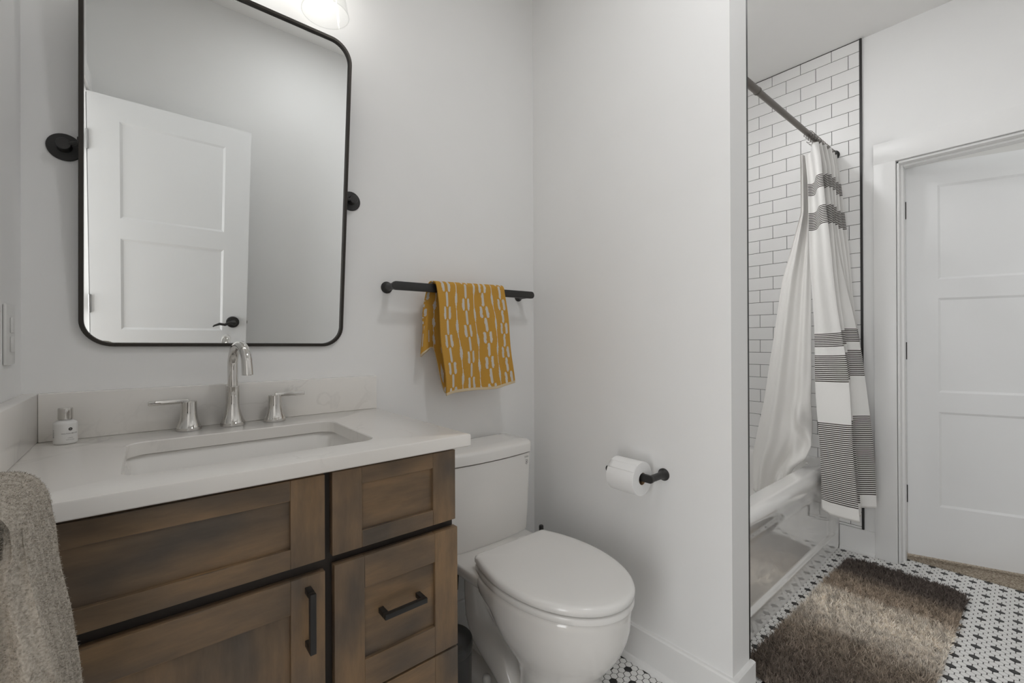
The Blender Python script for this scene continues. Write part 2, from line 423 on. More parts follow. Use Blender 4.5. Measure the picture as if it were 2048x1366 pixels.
# subway tile: three alcove walls, real tiles over dark mortar
def tile_wall(name, org, du, normal, width, zb, right_edge_joint):
    """tiles 0.150 x 0.0767 in running bond; org is the lower start point, du the unit direction along the wall"""
    t = MB(); n = Vector(normal); du = Vector(du); o = Vector(org)
    def P(u_, z, d): q = o + du * u_ + n * d; return (q.x, q.y, z)
    g = 0.0011; th = 0.0096
    def slab(u0, u1, z0, z1):
        c = 0.0012
        lo = [P(u0, z0, 0.002), P(u1, z0, 0.002), P(u1, z1, 0.002), P(u0, z1, 0.002)]
        mid = [P(u0, z0, th - c), P(u1, z0, th - c), P(u1, z1, th - c), P(u0, z1, th - c)]
        hi = [P(u0 + c, z0 + c, th), P(u1 - c, z0 + c, th), P(u1 - c, z1 - c, th), P(u0 + c, z1 - c, th)]
        t.loft([lo, mid, hi], True, True, mi=1)
    a, b_ = P(0, zb, 0), P(width, CEIL, 0.0075)
    t.box((min(a[0], b_[0]), min(a[1], b_[1]), zb), (max(a[0], b_[0]), max(a[1], b_[1]), CEIL - 0.0005), 0)
    top = 2.6725; k = 0
    zs = [(top, CEIL - 0.004)]
    while zs[-1][0] > zb + 0.004:
        z1 = zs[-1][0]; zs.append((max(z1 - 0.0767, zb), z1))
    for r_, (z0, z1) in enumerate(zs):
        j = right_edge_joint + (0.0 if r_ % 2 == 0 else -0.0745)
        u0 = j - 0.150 * 30
        while u0 < width:
            a_, b2 = max(u0, 0) + g, min(u0 + 0.150, width) - g
            if b2 - a_ > 0.006 and z1 - z0 > 0.006: slab(a_, b2, z0 + g, z1 - g)
            u0 += 0.150
    return struct(t.build(name, [M_grout, M_tile], smooth=0))
tile_wall('wall_tile_right', (XE, 0, 0), (0, -1, 0), (-1, 0, 0), 0.8505, 0.128, 0.726)
tile_wall('wall_tile_left', (XP1, 0, 0), (0, -1, 0), (1, 0, 0), 0.858, 0.128, 0.726)
tile_wall('wall_tile_back', (XP1 + .01, 0, 0), (1, 0, 0), (0, -1, 0), XE - XP1 - .02, 0.40, 0.075)
struct(MB().box((XE - 0.0115, -0.8595, 0.128), (XE, -0.8505, CEIL)).build('trim_1', M_black))
struct(MB().box((XP1, YP, 0.128), (XP1 + 0.0115, YP + 0.0075, CEIL)).build('trim_2', M_black))

# baseboards with a small shoe moulding
def base_run(mb, p0, p1, n, h=0.127, th=0.014):
    """p0,p1 on the wall face, n the inward normal"""
    p0, p1, n = Vector((*p0, 0)), Vector((*p1, 0)), Vector((*n, 0))
    prof = [(0, 0), (th + .013, 0), (th + .012, .008), (th + .006, .016), (th, .0185), (th, h - .005), (th - .004, h), (0, h)]
    r0 = [tuple(p0 + n * d + Vector((0, 0, z))) for d, z in prof]; r1 = [tuple(p1 + n * d + Vector((0, 0, z))) for d, z in prof]
    mb.loft([r0, r1], True, True)
mb = MB(); prof = [(0, 0), (.027, 0), (.026, .008), (.020, .016), (.014, .0185), (.014, .122), (.010, .127), (0, .127)]
rings = []
for (px_, py_), (nx_, ny_) in (((XP0, -.001), (-1, 0)), ((XP0, YP), (-1, -1)), ((XP1, YP), (1, -1)), ((XP1, YP + .012), (1, 0))):
    rings.append([(px_ + nx_ * d, py_ + ny_ * d, z) for d, z in prof])
mb.loft(rings, True, True)
struct(mb.build('baseboard_partition', M_trim, smooth=30))
mb = MB(); base_run(mb, (XE, -0.7535), (XE, -0.906), (-1, 0), th=.0125); struct(mb.build('baseboard_right', M_trim, smooth=30))
mb = MB(); base_run(mb, (0.80, 0), (XP0 - .027, 0), (0, -1)); struct(mb.build('baseboard_back', M_trim, smooth=30))
mb = MB(); base_run(mb, (0.02, YF), (XE - .002, YF), (0, 1)); struct(mb.build('baseboard_front', M_trim, smooth=30))
mb = MB(); base_run(mb, (0, -0.60), (0, -0.835), (1, 0)); struct(mb.build('baseboard_left', M_trim, smooth=30))

# casing and jamb of the bedroom door (right wall)
mb = MB()
YO0, YO1, ZO = -0.995, -1.664, 2.040
mb.box((XE - 0.018, YO0, 0), (XE, -0.906, ZO + .108)); mb.box((XE - 0.018, YO1 - .07, 0), (XE, YO1, ZO + .108)); mb.box((XE - 0.0181, YO1 - .07, ZO), (XE, -0.906, ZO + .108))
struct(mb.build('trim_3', M_trim, bevel=0.0025))
mb = MB()
mb.box((XE - .004, YO0 - .011, 0), (XE2 + .004, YO0 - .0015, ZO)); mb.box((XE - .004, YO1 + .0015, 0), (XE2 + .004, YO1 + .013, ZO)); mb.box((XE - .004, YO1 + .0015, ZO - .0125), (XE2 + .004, YO0 - .0015, ZO - .001))
mb.box((XE + .035, YO0 - .0225, 0), (XE2 - .042, YO0 - .011, ZO - .0125)); mb.box((XE + .035, YO1 + .013, ZO - .024), (XE2 - .042, YO0 - .0225, ZO - .0125))
struct(mb.build('trim_4', M_trim, bevel=0.0015))

# panelled slab door: frame of stiles and rails, recessed flat panels as parts
def slab_door(name, org, dx, dn, W, H, T, panels, z0=0.02):
    """org hinge point (x,y); dx unit along width; dn unit from back face to front face; panels in (u0,u1,z0,z1)"""
    root = bpy.data.objects.new(name, None); COL.objects.link(root); root.location = (org[0], org[1], z0); WL[name] = Vector((org[0], org[1], z0)); struct(root)
    dx = Vector((*dx, 0)); dn = Vector((*dn, 0)); o = Vector((*org, 0))
    def P(u, d, z): q = o + dx * u + dn * d; return (q.x, q.y, z)
    fr = MB(); us = sorted({0, W} | {p[0] for p in panels} | {p[1] for p in panels}); zs = sorted({z0, z0 + H} | {p[2] for p in panels} | {p[3] for p in panels})
    def hole(u, z): return any(a < u < b_ and c < z < d for a, b_, c, d in panels)
    for i in range(len(us) - 1):
        for j in range(len(zs) - 1):
            if hole((us[i] + us[i + 1]) / 2, (zs[j] + zs[j + 1]) / 2): continue
            a, b_, c, d = us[i], us[i + 1], zs[j], zs[j + 1]
            for dep in (0, T): fr.add([P(a, dep, c), P(b_, dep, c), P(b_, dep, d), P(a, dep, d)], [(0, 1, 2, 3)])
    for a, b_, c, d in [(0, W, z0, z0 + H)]:
        ring0 = [P(a, 0, c), P(b_, 0, c), P(b_, 0, d), P(a, 0, d)]; ring1 = [P(a, T, c), P(b_, T, c), P(b_, T, d), P(a, T, d)]
        fr.loft([ring0, ring1], False, False)
    rec = 0.006; sl = 0.011
    for a, b_, c, d in panels:                                   # sloped sticking around each recess, both faces
        for dep, dd in ((T, T - rec), (0, rec)):
            r0 = [P(a, dep, c), P(b_, dep, c), P(b_, dep, d), P(a, dep, d)]
            r1 = [P(a + sl, dd, c + sl), P(b_ - sl, dd, c + sl), P(b_ - sl, dd, d - sl), P(a + sl, dd, d - sl)]
            fr.loft([r0, r1], False, False)
    fr.build('door_frame', M_door, root, smooth=0)
    for a, b_, c, d in panels:
        p = MB(); a, b_, c, d = a + sl, b_ - sl, c + sl, d - sl
        p.loft([[P(a, rec, c), P(b_, rec, c), P(b_, rec, d), P(a, rec, d)], [P(a, T - rec, c), P(b_, T - rec, c), P(b_, T - rec, d), P(a, T - rec, d)]])
        p.build('door_panel', M_door, root, smooth=0)
    return root, P
# bedroom door, ajar away from the camera
dd = Vector((0.332, -0.943)).normalized(); dn = Vector((-dd.y, dd.x)) * -1
if dn.x > 0: dn = -dn
dB, PB = slab_door('door_1', (XE2 - 0.002 + 0.0353 * 0.943, -1.014 + 0.035 * .33), dd, dn, 0.655, 2.012, 0.035,
                   [(.1225, .5325, 1.440, 1.920), (.1225, .5325, .866, 1.345), (.1225, .5325, .285, .767)], z0=0.022)
for z in (0.333, 1.077, 1.809):
    h = MB(); h.box((XE2 - 0.006, -1.0155, z - .043), (XE2 + .0005, -1.0065, z + .043)); h.tube([(XE2 + .003, -1.0125, z - .045), (XE2 + .003, -1.0125, z + .045)], .0055, 12)
    h.build('hinge', M_black, dB)
# entry door, folded back against the wall behind the camera; seen in the mirror
dE, PE = slab_door('door_2', (0.006, -1.635), (1, 0), (0, 1), 0.676, 2.055, 0.035,
                   [(.115, .555, 1.503, 1.968), (.115, .555, .940, 1.405), (.115, .555, .22, .845)], z0=0.02)
for z in (0.30, 1.07, 1.855):
    h = MB(); h.box((0.0005, -1.634, z - .043), (.006, -1.602, z + .043)); h.tube([(.004, -1.597, z - .045), (.004, -1.597, z + .045)], .0055, 12); h.build('hinge', M_steel, dE)
h = MB(); hx, hz = 0.612, 0.992
h.lathe([(.033, -1.6), (.033, -1.594), (.030, -1.589), (.014, -1.586), (.012, -1.545), (.010, -1.541)], (hx, 0, hz), 'y', 32)
h.tube([(hx + .004, -1.548, hz + .002), (hx - .02, -1.546, hz + .003), (hx - .045, -1.545, hz - .010), (hx - .07, -1.545, hz - .006), (hx - .095, -1.546, hz - .016), (hx - .102, -1.547, hz - .023)],
       [.012, .011, .0095, .009, .006, .003], 14, flat=(1, .8))
h.build('lever_handle', M_black, dE)
h = MB(); h.box((0.682, -1.628, hz - .028), (0.6835, -1.607, hz + .028)); h.box((0.6825, -1.623, hz - .008), (0.69, -1.612, hz + .008)); h.build('latch', M_steel, dE)
mb = MB(); mb.box((-.13, -1.645, 0), (.0, -1.636, 2.085)); mb.box((-.13, -.964, 0), (.004, -.955, 2.085)); mb.box((-.13, -1.645, 2.075), (.004, -.955, 2.0855))
mb.box((0, YF, 0), (.016, -1.641, 2.17)); mb.box((0, -.955, 0), (.016, -.937, 2.17)); mb.box((0, -1.641, 2.085), (.0161, -.937, 2.17))
struct(mb.build('trim_5', M_trim, bevel=.002))

# bedroom beyond the right door, hall beyond the entry
struct(MB().box((CARP, -3.6, -0.06), (5.6, 1.0, 0.004)).build('floor_bedroom', M_carpet, smooth=0))
mb = MB(); mb.box((5.5, -3.6, 0), (5.6, 1.0, 2.74)); mb.box((XE2, 0.13, 0), (5.5, 1.0, 2.74)); mb.box((XE2, -3.6, 0), (5.5, -3.5, 2.74))
mb.box((XE2 - .1, -3.6, 0), (XE2, YF - .101, 2.74)); struct(mb.build('wall_bedroom', M_wall, smooth=0))
struct(MB().box((XE2, -3.6, 2.74), (5.6, 1.0, 2.82)).build('ceiling_bedroom', M_ceil, smooth=0))
struct(MB().box((-1.6, -2.6, -0.06), (-0.02, 0.3, -.0002)).build('floor_hall', simple('hall_oak', (.33, .23, .14), .4), smooth=0))
mb = MB(); mb.box((-1.6, -2.6, 0), (-1.5, .3, 2.74)); mb.box((-1.5, .2, 0), (-.121, .3, 2.74)); mb.box((-1.5, -2.6, 0), (-.121, -2.5, 2.74)); mb.box((-.2, -2.5, 0), (-.121, YF - .11, 2.74))
struct(mb.build('wall_hall', M_wall, smooth=0)); struct(MB().box((-1.6, -2.6, 2.74), (-.121, .3, 2.82)).build('ceiling_hall', M_ceil, smooth=0))

# ------------------------------------------------------------------ vanity
def shaker(name, x0, x1, z0, z1, st, rt, rb, yfront, parent, th=0.019, v=0):
    """one front: two upright stiles, two rails, a recessed panel; the whole front is one part with sub-parts"""
    f = MB(); yb = yfront + th
    for a, b_ in ((x0, x0 + st), (x1 - st, x1)): f.box((a, yfront, z0), (b_, yb, z1), 0)
    for a, b_ in ((z0, z0 + rb), (z1 - rt, z1)): f.box((x0 + st, yfront + .0002, a), (x1 - st, yb, b_), 1)
    o = f.build(name, [M_woodv[v % 2], M_woodh[(v + 1) % 2]], parent, bevel=0.0012)
    p = MB().box((x0 + st - .001, yfront + .0085, z0 + rb - .001), (x1 - st + .001, yb - .002, z1 - rt + .001))
    p.build('panel', M_woodv[v % 2] if (z1 - z0) > .35 else M_woodh[v % 2], o, smooth=0)
    return o
van = thing('vanity_cabinet', 'brown stained wooden vanity cabinet with recessed panel fronts under the white counter', 'cabinet', (0.39, -0.27, 0))
YC = -0.531
bx = MB(); bx.box((0.001, -0.5295, 0.09), (0.019, -0.003, 0.8825)); bx.box((0.765, -0.5295, 0.09), (0.783, -0.003, 0.8825)); bx.box((.019, -0.5295, .09), (.765, -.003, .108)); bx.box((.019, -.015, .108), (.765, -.003, .8825))
bx.box((.0011, -.47, 0), (.7829, -.455, .09))
bx.build('carcass', M_woodv[0], van, smooth=0)
ff = MB()
ff.box((0.001, YC, 0.09), (0.05, -0.512, 0.8825)); ff.box((.745, YC, .09), (.7831, -.512, .8825)); ff.box((.468, YC, .09), (.506, -.512, .8825))
for a, b_ in ((.855, .8825), (.675, .722), (.09, .125)): ff.box((.05, YC + .0004, a), (.745, -.512, b_))
ff.box((.506, YC + .0004, .385), (.745, -.512, .425))
ff.build('face_frame', M_cab_in, van, smooth=0)
YFR = -0.550
d0 = shaker('false_front', .024, .480, .706, .872, .062, .038, .037, YFR, van, v=1)
d1 = shaker('door', .024, .480, .115, .683, .062, .063, .063, YFR, van, v=1)
d2 = shaker('drawer', .494, .781, .707, .873, .060, .034, .035, YFR, van, v=0)
d3 = shaker('drawer', .4965, .784, .4085, .689, .061, .066, .066, YFR - .004, van, v=0)
d4 = shaker('drawer', .4965, .784, .115, .4035, .061, .066, .066, YFR - .004, van, v=1)
def pull(p, a, b_, yf, parent):
    """square bar pull between two points in the front plane"""
    m = MB(); (ax, az), (bx_, bz) = a, b_; t = .0055; y1 = yf - .031
    if abs(ax - bx_) < 1e-6:
        m.box((ax - t, y1 - .005, az), (ax + t, y1 + .006, bz)); m.box((ax - t, y1 + .006, az), (ax + t, yf, az + .011)); m.box((ax - t, y1 + .006, bz - .011), (ax + t, yf, bz))
    else:
        m.box((ax, y1 - .005, az - t), (bx_, y1 + .006, az + t)); m.box((ax, y1 + .006, az - t), (ax + .011, yf, az + t)); m.box((bx_ - .011, y1 + .006, az - t), (bx_, yf, az + t))
    m.build('handle', M_black, parent, bevel=.0008)
pull(0, (.448, .552), (.448, .664), YFR, d1)
pull(0, (.590, .5605), (.688, .5605), YFR - .004 + .0085, d3)
pull(0, (.590, .268), (.688, .268), YFR - .004 + .0085, d4)

# counter with an undermount hole, and its splashes
CT, CB = 0.9117, 0.8830
ctop = thing('countertop', 'white quartz countertop with a rounded sink cutout and low splashes along the walls', 'countertop', (0.40, -0.29, CB))
HX0, HX1, HY0, HY1, HR = .180, .612, -.487, -.167, .035
def ring_to_rect(hole, x0, x1, y0, y1):
    cx, cy = (x0 + x1) / 2, (y0 + y1) / 2; out_ = []
    hx0, hx1 = min(p[0] for p in hole), max(p[0] for p in hole); hy0, hy1 = min(p[1] for p in hole), max(p[1] for p in hole)
    hcx, hcy = (hx0 + hx1) / 2, (hy0 + hy1) / 2
    for px, py in hole:
        u, v_ = (px - hcx) / ((hx1 - hx0) / 2), (py - hcy) / ((hy1 - hy0) / 2)
        k = 1 / max(abs(u), abs(v_)); u, v_ = u * k, v_ * k
        out_.append((cx + u * (x1 - x0) / 2, cy + v_ * (y1 - y0) / 2))
    return out_
hole = rrect(HX0, HX1, HY0, HY1, HR)
# force exact corners in the outer ring
def outer_ring(hole, x0, x1, y0, y1):
    o = ring_to_rect(hole, x0, x1, y0, y1)
    for c in ((x0, y0), (x1, y0), (x0, y1), (x1, y1)):
        i = min(range(len(o)), key=lambda k: (o[k][0] - c[0]) ** 2 + (o[k][1] - c[1]) ** 2); o[i] = c
    return o
X0, X1, Y0, Y1 = .0005, .8067, -.5789, -.0005
orr = outer_ring(hole, X0, X1, Y0, Y1)
Z = lambda ps, z: [(a, b_, z) for a, b_ in ps]
def inset(o, e, x0, x1, y0, y1): return [(min(max(a, x0 + e), x1 - e), min(max(b_, y0 + e), y1 - e)) for a, b_ in o]
e = .004
h_top = rrect(HX0 - .002, HX1 + .002, HY0 - .002, HY1 + .002, HR)
s = MB(); s.loft([Z(h_top, CT), Z(inset(orr, e, X0, X1, Y0, Y1), CT), Z(inset(orr, e * .3, X0, X1, Y0, Y1), CT - e * .3), Z(orr, CT - e), Z(orr, CB + .002), Z(inset(orr, .002, X0, X1, Y0, Y1), CB), Z(hole, CB), Z(hole, CT - .002), Z(h_top, CT)], False, False)
s.build('slab', M_quartz, ctop, smooth=40)
SP = CT + .1075
MB().box((.0285, -.0284, CT), (.8067, -.0005, SP)).build('back_splash', M_quartz, ctop, bevel=.002)
MB().box((.0005, -.5789, CT), (.0284, -.0005, SP)).build('side_splash', M_quartz, ctop, bevel=.002)

# sink bowl
snk = thing('sink', 'white rectangular undermount sink bowl set in the quartz counter', 'sink', (.396, -.327, CB - .15))
s = MB(); rings = []
for inset_, z, r in ((-.022, CB - .0022, .045), (-.0075, CB - .0022, .036), (-.0065, CB - .006, .036), (.004, CB - .02, .036), (.010, CB - .09, .04), (.022, CB - .125, .045), (.05, CB - .14, .05), (.15, CB - .147, .012)):
    rings.append(Z(rrect(HX0 + inset_, HX1 - inset_, HY0 + inset_, HY1 - inset_, r), z))
outr = [Z(rrect(HX0 - .022, HX1 + .022, HY0 - .022, HY1 + .022, .045), CB - .012), Z(rrect(HX0 + .0, HX1 - .0, HY0 + .0, HY1 - .0, .045), CB - .13), Z(rrect(HX0 + .12, HX1 - .12, HY0 + .12, HY1 - .12, .03), CB - .158)]
s.loft(rings, False, True); s.loft([rings[0]] + outr, False, True)
s.build('basin', M_porc, snk, smooth=50)
s = MB(); s.lathe([(.030, 0), (.030, .003), (.024, .0045), (.020, .0035), (.018, .007), (.004, .009)], (.396, -.32, CB - .1472), 'z', 32); s.build('drain', M_chrome, snk)

# faucet
CT += .0004
fau = thing('faucet', 'polished widespread faucet with arched spout and two lever handles behind the sink', 'faucet', (.391, -.0655, CT))
s = MB()
s.lathe([(.0290, CT), (.0290, CT + .008), (.0280, CT + .0095), (.0252, CT + .014), (.0205, CT + .028), (.0172, CT + .044), (.0158, CT + .060), (.0156, CT + .100), (.0160, CT + .102), (.0160, CT + .105), (.0122, CT + .1055)], (.391, -.0655, 0), 'z', 40)
s.build('spout_base', M_chrome, fau, smooth=30)
s = MB(); SA = .13
def SPT(d, z): return (.391 + d * math.sin(SA), -.0655 - d * math.cos(SA), CT + z)
pts = [SPT(0, .10), SPT(0, .13), SPT(0, .155)] + [SPT(.0585 - .0585 * math.cos(a), .158 + .055 * math.sin(a)) for a in [PI * k / 18 for k in range(1, 17)]]
pts += [SPT(.1185, .158), SPT(.121, .139)]
s.tube(pts, [.0122] * (len(pts) - 2) + [.0126, .0126], 24)
q_ = SPT(.121, .138); s.lathe([(.0085, 0), (.0085, .004)], q_, 'z', 20)
s.build('spout', M_chrome, fau)
for hx_, dirx, rot in ((.296, -1, .03), (.492, 1, .03)):
    hb = MB(); hy = -.0660
    hb.lathe([(.0275, CT), (.0275, CT + .007), (.0265, CT + .0085), (.0240, CT + .013), (.0200, CT + .025), (.0178, CT + .038), (.0170, CT + .052), (.0170, CT + .071), (.0158, CT + .0725), (.002, CT + .0728)], (hx_, hy, 0), 'z', 36)
    o = hb.build('handle', M_chrome, fau, smooth=30)
    lv = MB(); lv.box((min(hx_ + dirx * .000, hx_ + dirx * .080), hy - .006, CT + .0665), (max(hx_, hx_ + dirx * .078), hy + .006, CT + .0785)); lv.build('lever', M_chrome, o, bevel=.0025)

# small bottle
bot = thing('lotion_bottle', 'small white lotion bottle with silver cap standing in the counter corner', 'bottle', (.0765, -.0765, CT))
BC = (.0765, -.0765)
s = MB(); s.lathe([(.0168, CT), (.0190, CT + .002), (.0195, CT + .006), (.0195, CT + .043), (.0186, CT + .047), (.0140, CT + .0505), (.0098, CT + .052), (.0098, CT + .0545)], (*BC, 0), 'z', 48)
bb = s.build('bottle_body', M_plast, bot, smooth=50)
s = MB(); s.lathe([(.0120, CT + .0535), (.0122, CT + .055), (.0122, CT + .0765), (.0113, CT + .078)], (*BC, 0), 'z', 36); tag(s.build('cap', M_chrome, bot, smooth=30), 'silver cap')
def text_mesh(txt, size):
    cu = bpy.data.curves.new('lettering', 'FONT'); cu.body = txt; cu.size = size; cu.align_x = 'CENTER'; cu.align_y = 'CENTER'; cu.resolution_u = 2
    o = bpy.data.objects.new('lettering', cu); COL.objects.link(o)
    dg = bpy.context.evaluated_depsgraph_get(); me = bpy.data.meshes.new_from_object(o.evaluated_get(dg))
    vs_ = [tuple(v.co) for v in me.vertices]; fs_ = [tuple(p.vertices) for p in me.polygons]
    bpy.data.objects.remove(o); bpy.data.curves.remove(cu); bpy.data.meshes.remove(me)
    return vs_, fs_
def wrap_text(mb, txt, size, ang0, z, rad, c, rot=0):
    vs_, fs_ = text_mesh(txt, size); out_ = []
    for x, y, _ in vs_:
        if rot: x, y = -y, x
        a = ang0 + x / rad; out_.append((c[0] + rad * math.cos(a), c[1] + rad * math.sin(a), z + y))
    mb.add(out_, fs_)
s = MB(); A = -PI / 2 + .50; BR = .0197
wrap_text(s, 'MOLTON BROWN', .0035, A, CT + .0235, BR, BC)
wrap_text(s, 'LONDON', .0020, A, CT + .0140, BR, BC); wrap_text(s, 'BODY LOTION', .0020, A, CT + .0100, BR, BC)
wrap_text(s, 'BODY', .0065, -PI / 2 - 1.10, CT + .024, BR, BC, rot=1)
for k in range(7):
    a = 2 * PI * k / 7; cx_, cz_ = .0021 * math.cos(a), .0021 * math.sin(a)
    ring = [(BC[0] + BR * math.cos(A + (cx_ + .0016 * math.cos(t)) / BR), BC[1] + BR * math.sin(A + (cx_ + .0016 * math.cos(t)) / BR), CT + .033 + cz_ + .0016 * math.sin(t)) for t in [2 * PI * q / 10 for q in range(10)]]
    s.add(ring, [tuple(range(10))])
s.build('label_print', M_ink, bot, smooth=0)

CT -= .0004
# ------------------------------------------------------------------ mirror (tilts on side pivots)
MW, MH, MX, MY, MZ, MTH, MRO = .6087, .9388, .3996, -.05, 1.5894, .0826, .0085
mir = thing('wall_mirror', 'tall rounded rectangular mirror in a thin black frame tilted on wall pivots above the vanity', 'mirror', (MX, MY, MZ))
rotM = Matrix.Rotation(MTH, 3, 'X') @ Matrix.Rotation(MRO, 3, 'Y')
def MP(a, d, b_): return tuple(Vector((MX, MY, MZ)) + rotM @ Vector((a, d, b_)))
def mrr(e, r): return rrect(-MW / 2 + e, MW / 2 - e, -MH / 2 + e, MH / 2 - e, r, 12)
fw = .0085; r0 = .062; dp = .028
rings = [[MP(a, d, b_) for a, b_ in mrr(e_, r0 - e_)] for e_, d in ((0, dp), (0, .001), (.001, 0), (fw - .001, 0), (fw, .001), (fw, .010), (fw, dp), (0, dp))]
s = MB(); s.loft(rings, False, False); s.build('frame', M_blackfr, mir, smooth=40)
s = MB(); s.add([MP(a, .0082, b_) for a, b_ in mrr(fw + .0005, r0 - fw)], [tuple(range(len(mrr(0, r0))))]); s.add([MP(a, .0118, b_) for a, b_ in mrr(fw, r0 - fw)], [tuple(range(len(mrr(0, r0))))])
s.build('glass', M_mirror, mir, smooth=0)
s = MB(); s.add([MP(a, .024, b_) for a, b_ in mrr(fw, r0 - fw)], [tuple(range(len(mrr(0, r0))))]); s.build('back_board', M_cab_in, mir, smooth=0)
for sx, rx, rz, ex in ((-1, .0693, 1.586, -MW / 2), (1, .731, 1.5955, MW / 2)):
    s = MB(); s.lathe([(.031, -.0002), (.031, -.004), (.030, -.005), (.0132, -.0055), (.0132, -.030), (.0122, -.0315), (.002, -.032)], (rx, 0, rz), 'y', 40)
    e_ = MP(ex, .012, 0)
    o = s.build('wall_bracket', M_black, mir, smooth=30)
    s = MB(); s.tube([(rx, -.024, rz), (e_[0] + sx * -.003, e_[1] + .001, e_[2])], .0042, 12); s.lathe([(.012, -.002 if sx < 0 else -.003), (.012, .003 if sx < 0 else .002)], (e_[0], e_[1], e_[2]), 'x', 20); s.build('pivot_pin', M_black, o)

# vanity light above the mirror: three clear glass shades with lit bulbs
VZ, VY, ZB, VR = .05, -.120, 2.090, .0640
vl = thing('vanity_light', 'three bulb wall light with clear flared glass shades above the mirror', 'wall lamp', (.40, 0, 2.30 + VZ))
s = MB(); s.box((.13, -.022, 2.275 + VZ), (.67, -.0005, 2.335 + VZ)); s.build('back_plate', M_steel, vl, bevel=.004)
for x in (.183, .40, .617):
    s = MB(); s.tube([(x, -.02, 2.305 + VZ), (x, VY + .035, 2.305 + VZ), (x, VY + .010, 2.30 + VZ), (x, VY, 2.285 + VZ), (x, VY, 2.255 + VZ)], .007, 12)
    s.lathe([(.020, 2.228 + VZ), (.020, 2.262 + VZ), (.012, 2.268 + VZ)], (x, VY, 0), 'z', 24); s.build('arm', M_steel, vl)
    s = MB(); prof = [(.026, 2.252 + VZ), (.030, 2.235 + VZ), (.040, 2.19 + VZ * .8), (.052, 2.14 + VZ * .4), (VR, ZB)]
    s.lathe(prof, (x, VY, 0), 'z', 144, cap=False)
    s.tube([(x + VR * math.cos(q), VY + VR * math.sin(q), ZB) for q in [2 * PI * k / 64 for k in range(65)]], .0011, 8, caps=False)
    s.build('glass_shade', M_glass, vl, smooth=0)
    s = MB(); s.lathe([(.002, 2.130 + VZ), (.016, 2.134 + VZ), (.026, 2.146 + VZ), (.029, 2.160 + VZ), (.027, 2.175 + VZ), (.018, 2.196 + VZ), (.013, 2.212 + VZ), (.013, 2.2265 + VZ)], (x, VY, 0), 'z', 24); s.build('bulb', M_bulb, vl, smooth=60)

# recessed ceiling lights: one beside the tub, two unseen ones added as fill
cl0 = None
for x, y, r, lab, m in ((1.02, -1.12, .075, 'added round ceiling fill light over the middle of the room before the toilet', M_fillA), (2.38, -1.22, .075, 'round recessed ceiling light over the floor beside the bathtub', M_ceilB),
                        (1.98, -.34, .075, 'added round ceiling fill light inside the tiled tub alcove', M_fillC)):
    cl = thing('ceiling_light', lab, 'ceiling light', (x, y, CEIL))
    s = MB(); s.lathe([(r, CEIL - .0003), (r + .018, CEIL - .0003), (r + .017, CEIL - .004), (r + .001, CEIL - .007), (r, CEIL - .0065)], (x, y, 0), 'z', 48, cap=False); s.build('trim_ring', M_plast, cl)
    s = MB(); s.lathe([(r, CEIL - .0045), (.001, CEIL - .0045)], (x, y, 0), 'z', 48, cap=False); s.build('diffuser', m, cl)

# wall switch on the left wall
sw = thing('wall_switch', 'white two toggle switch plate on the left wall above the splash', 'switch', (0, -.134, 1.149))
s = MB().box((.0003, -.1705, 1.089), (.006, -.0975, 1.2095)); s.build('plate', M_plast, sw, bevel=.003)
for z in (1.168, 1.130):
    s = MB(); s.box((.006, -.144, z - .0155), (.0095, -.124, z + .0155)); o = s.build('rocker', M_plast, sw, bevel=.0015)

# ------------------------------------------------------------------ towel bar and mustard towel
def bar_fixture(name, label, p0, p1, wallpts, nrm, tz=.0145, ty=.0055):
    t = thing(name, label, 'towel rail', ((p0[0] + p1[0]) / 2, (p0[1] + p1[1]) / 2, (p0[2] + p1[2]) / 2))
    a, b_ = Vector(p0), Vector(p1); d = (b_ - a).normalized(); n = Vector(nrm); up = d.cross(n); up = up if up.z > 0 else -up
    m = MB(); prof = [(tz * math.cos(q), tz * math.sin(q)) for q in np.linspace(PI / 2, -PI / 2, 13)]
    L = (b_ - a).length; outl = [(L - tz + c, s_) for c, s_ in prof] + [(tz - c, s_) for c, s_ in prof[::-1]]
    def Q(u_, v_, k): q = a + d * u_ + up * v_ + n * k; return tuple(q)
    m.loft([[Q(u_, v_, -ty) for u_, v_ in outl], [Q(u_, v_, ty) for u_, v_ in outl]])
    m.build('bar', M_black, t, bevel=.0012)
    for wp in wallpts:
        wv = Vector(wp); dist = (a - wv).dot(n) - ty * .5
        s = MB(); prof2 = [(.0205, .0003), (.0205, .003), (.017, .006), (.0125, .012), (.0115, .02), (.0115, dist)]
        ax = 'y' if abs(n.y) > .5 else 'x'; sg = n.y if ax == 'y' else n.x
        s.lathe([(r_, h_ * sg) for r_, h_ in prof2], wp, ax, 32); s.build('post', M_black, t, smooth=40)
    return t
BZ0, BZ1, BY = 1.3205, 1.3285, -.078
bar_fixture('towel_bar', 'long flat black towel bar on the wall above the toilet', (.838, BY, BZ0), (1.477, BY, BZ1), [(.855, 0, 1.3215), (1.458, 0, 1.3275)], (0, -1, 0))

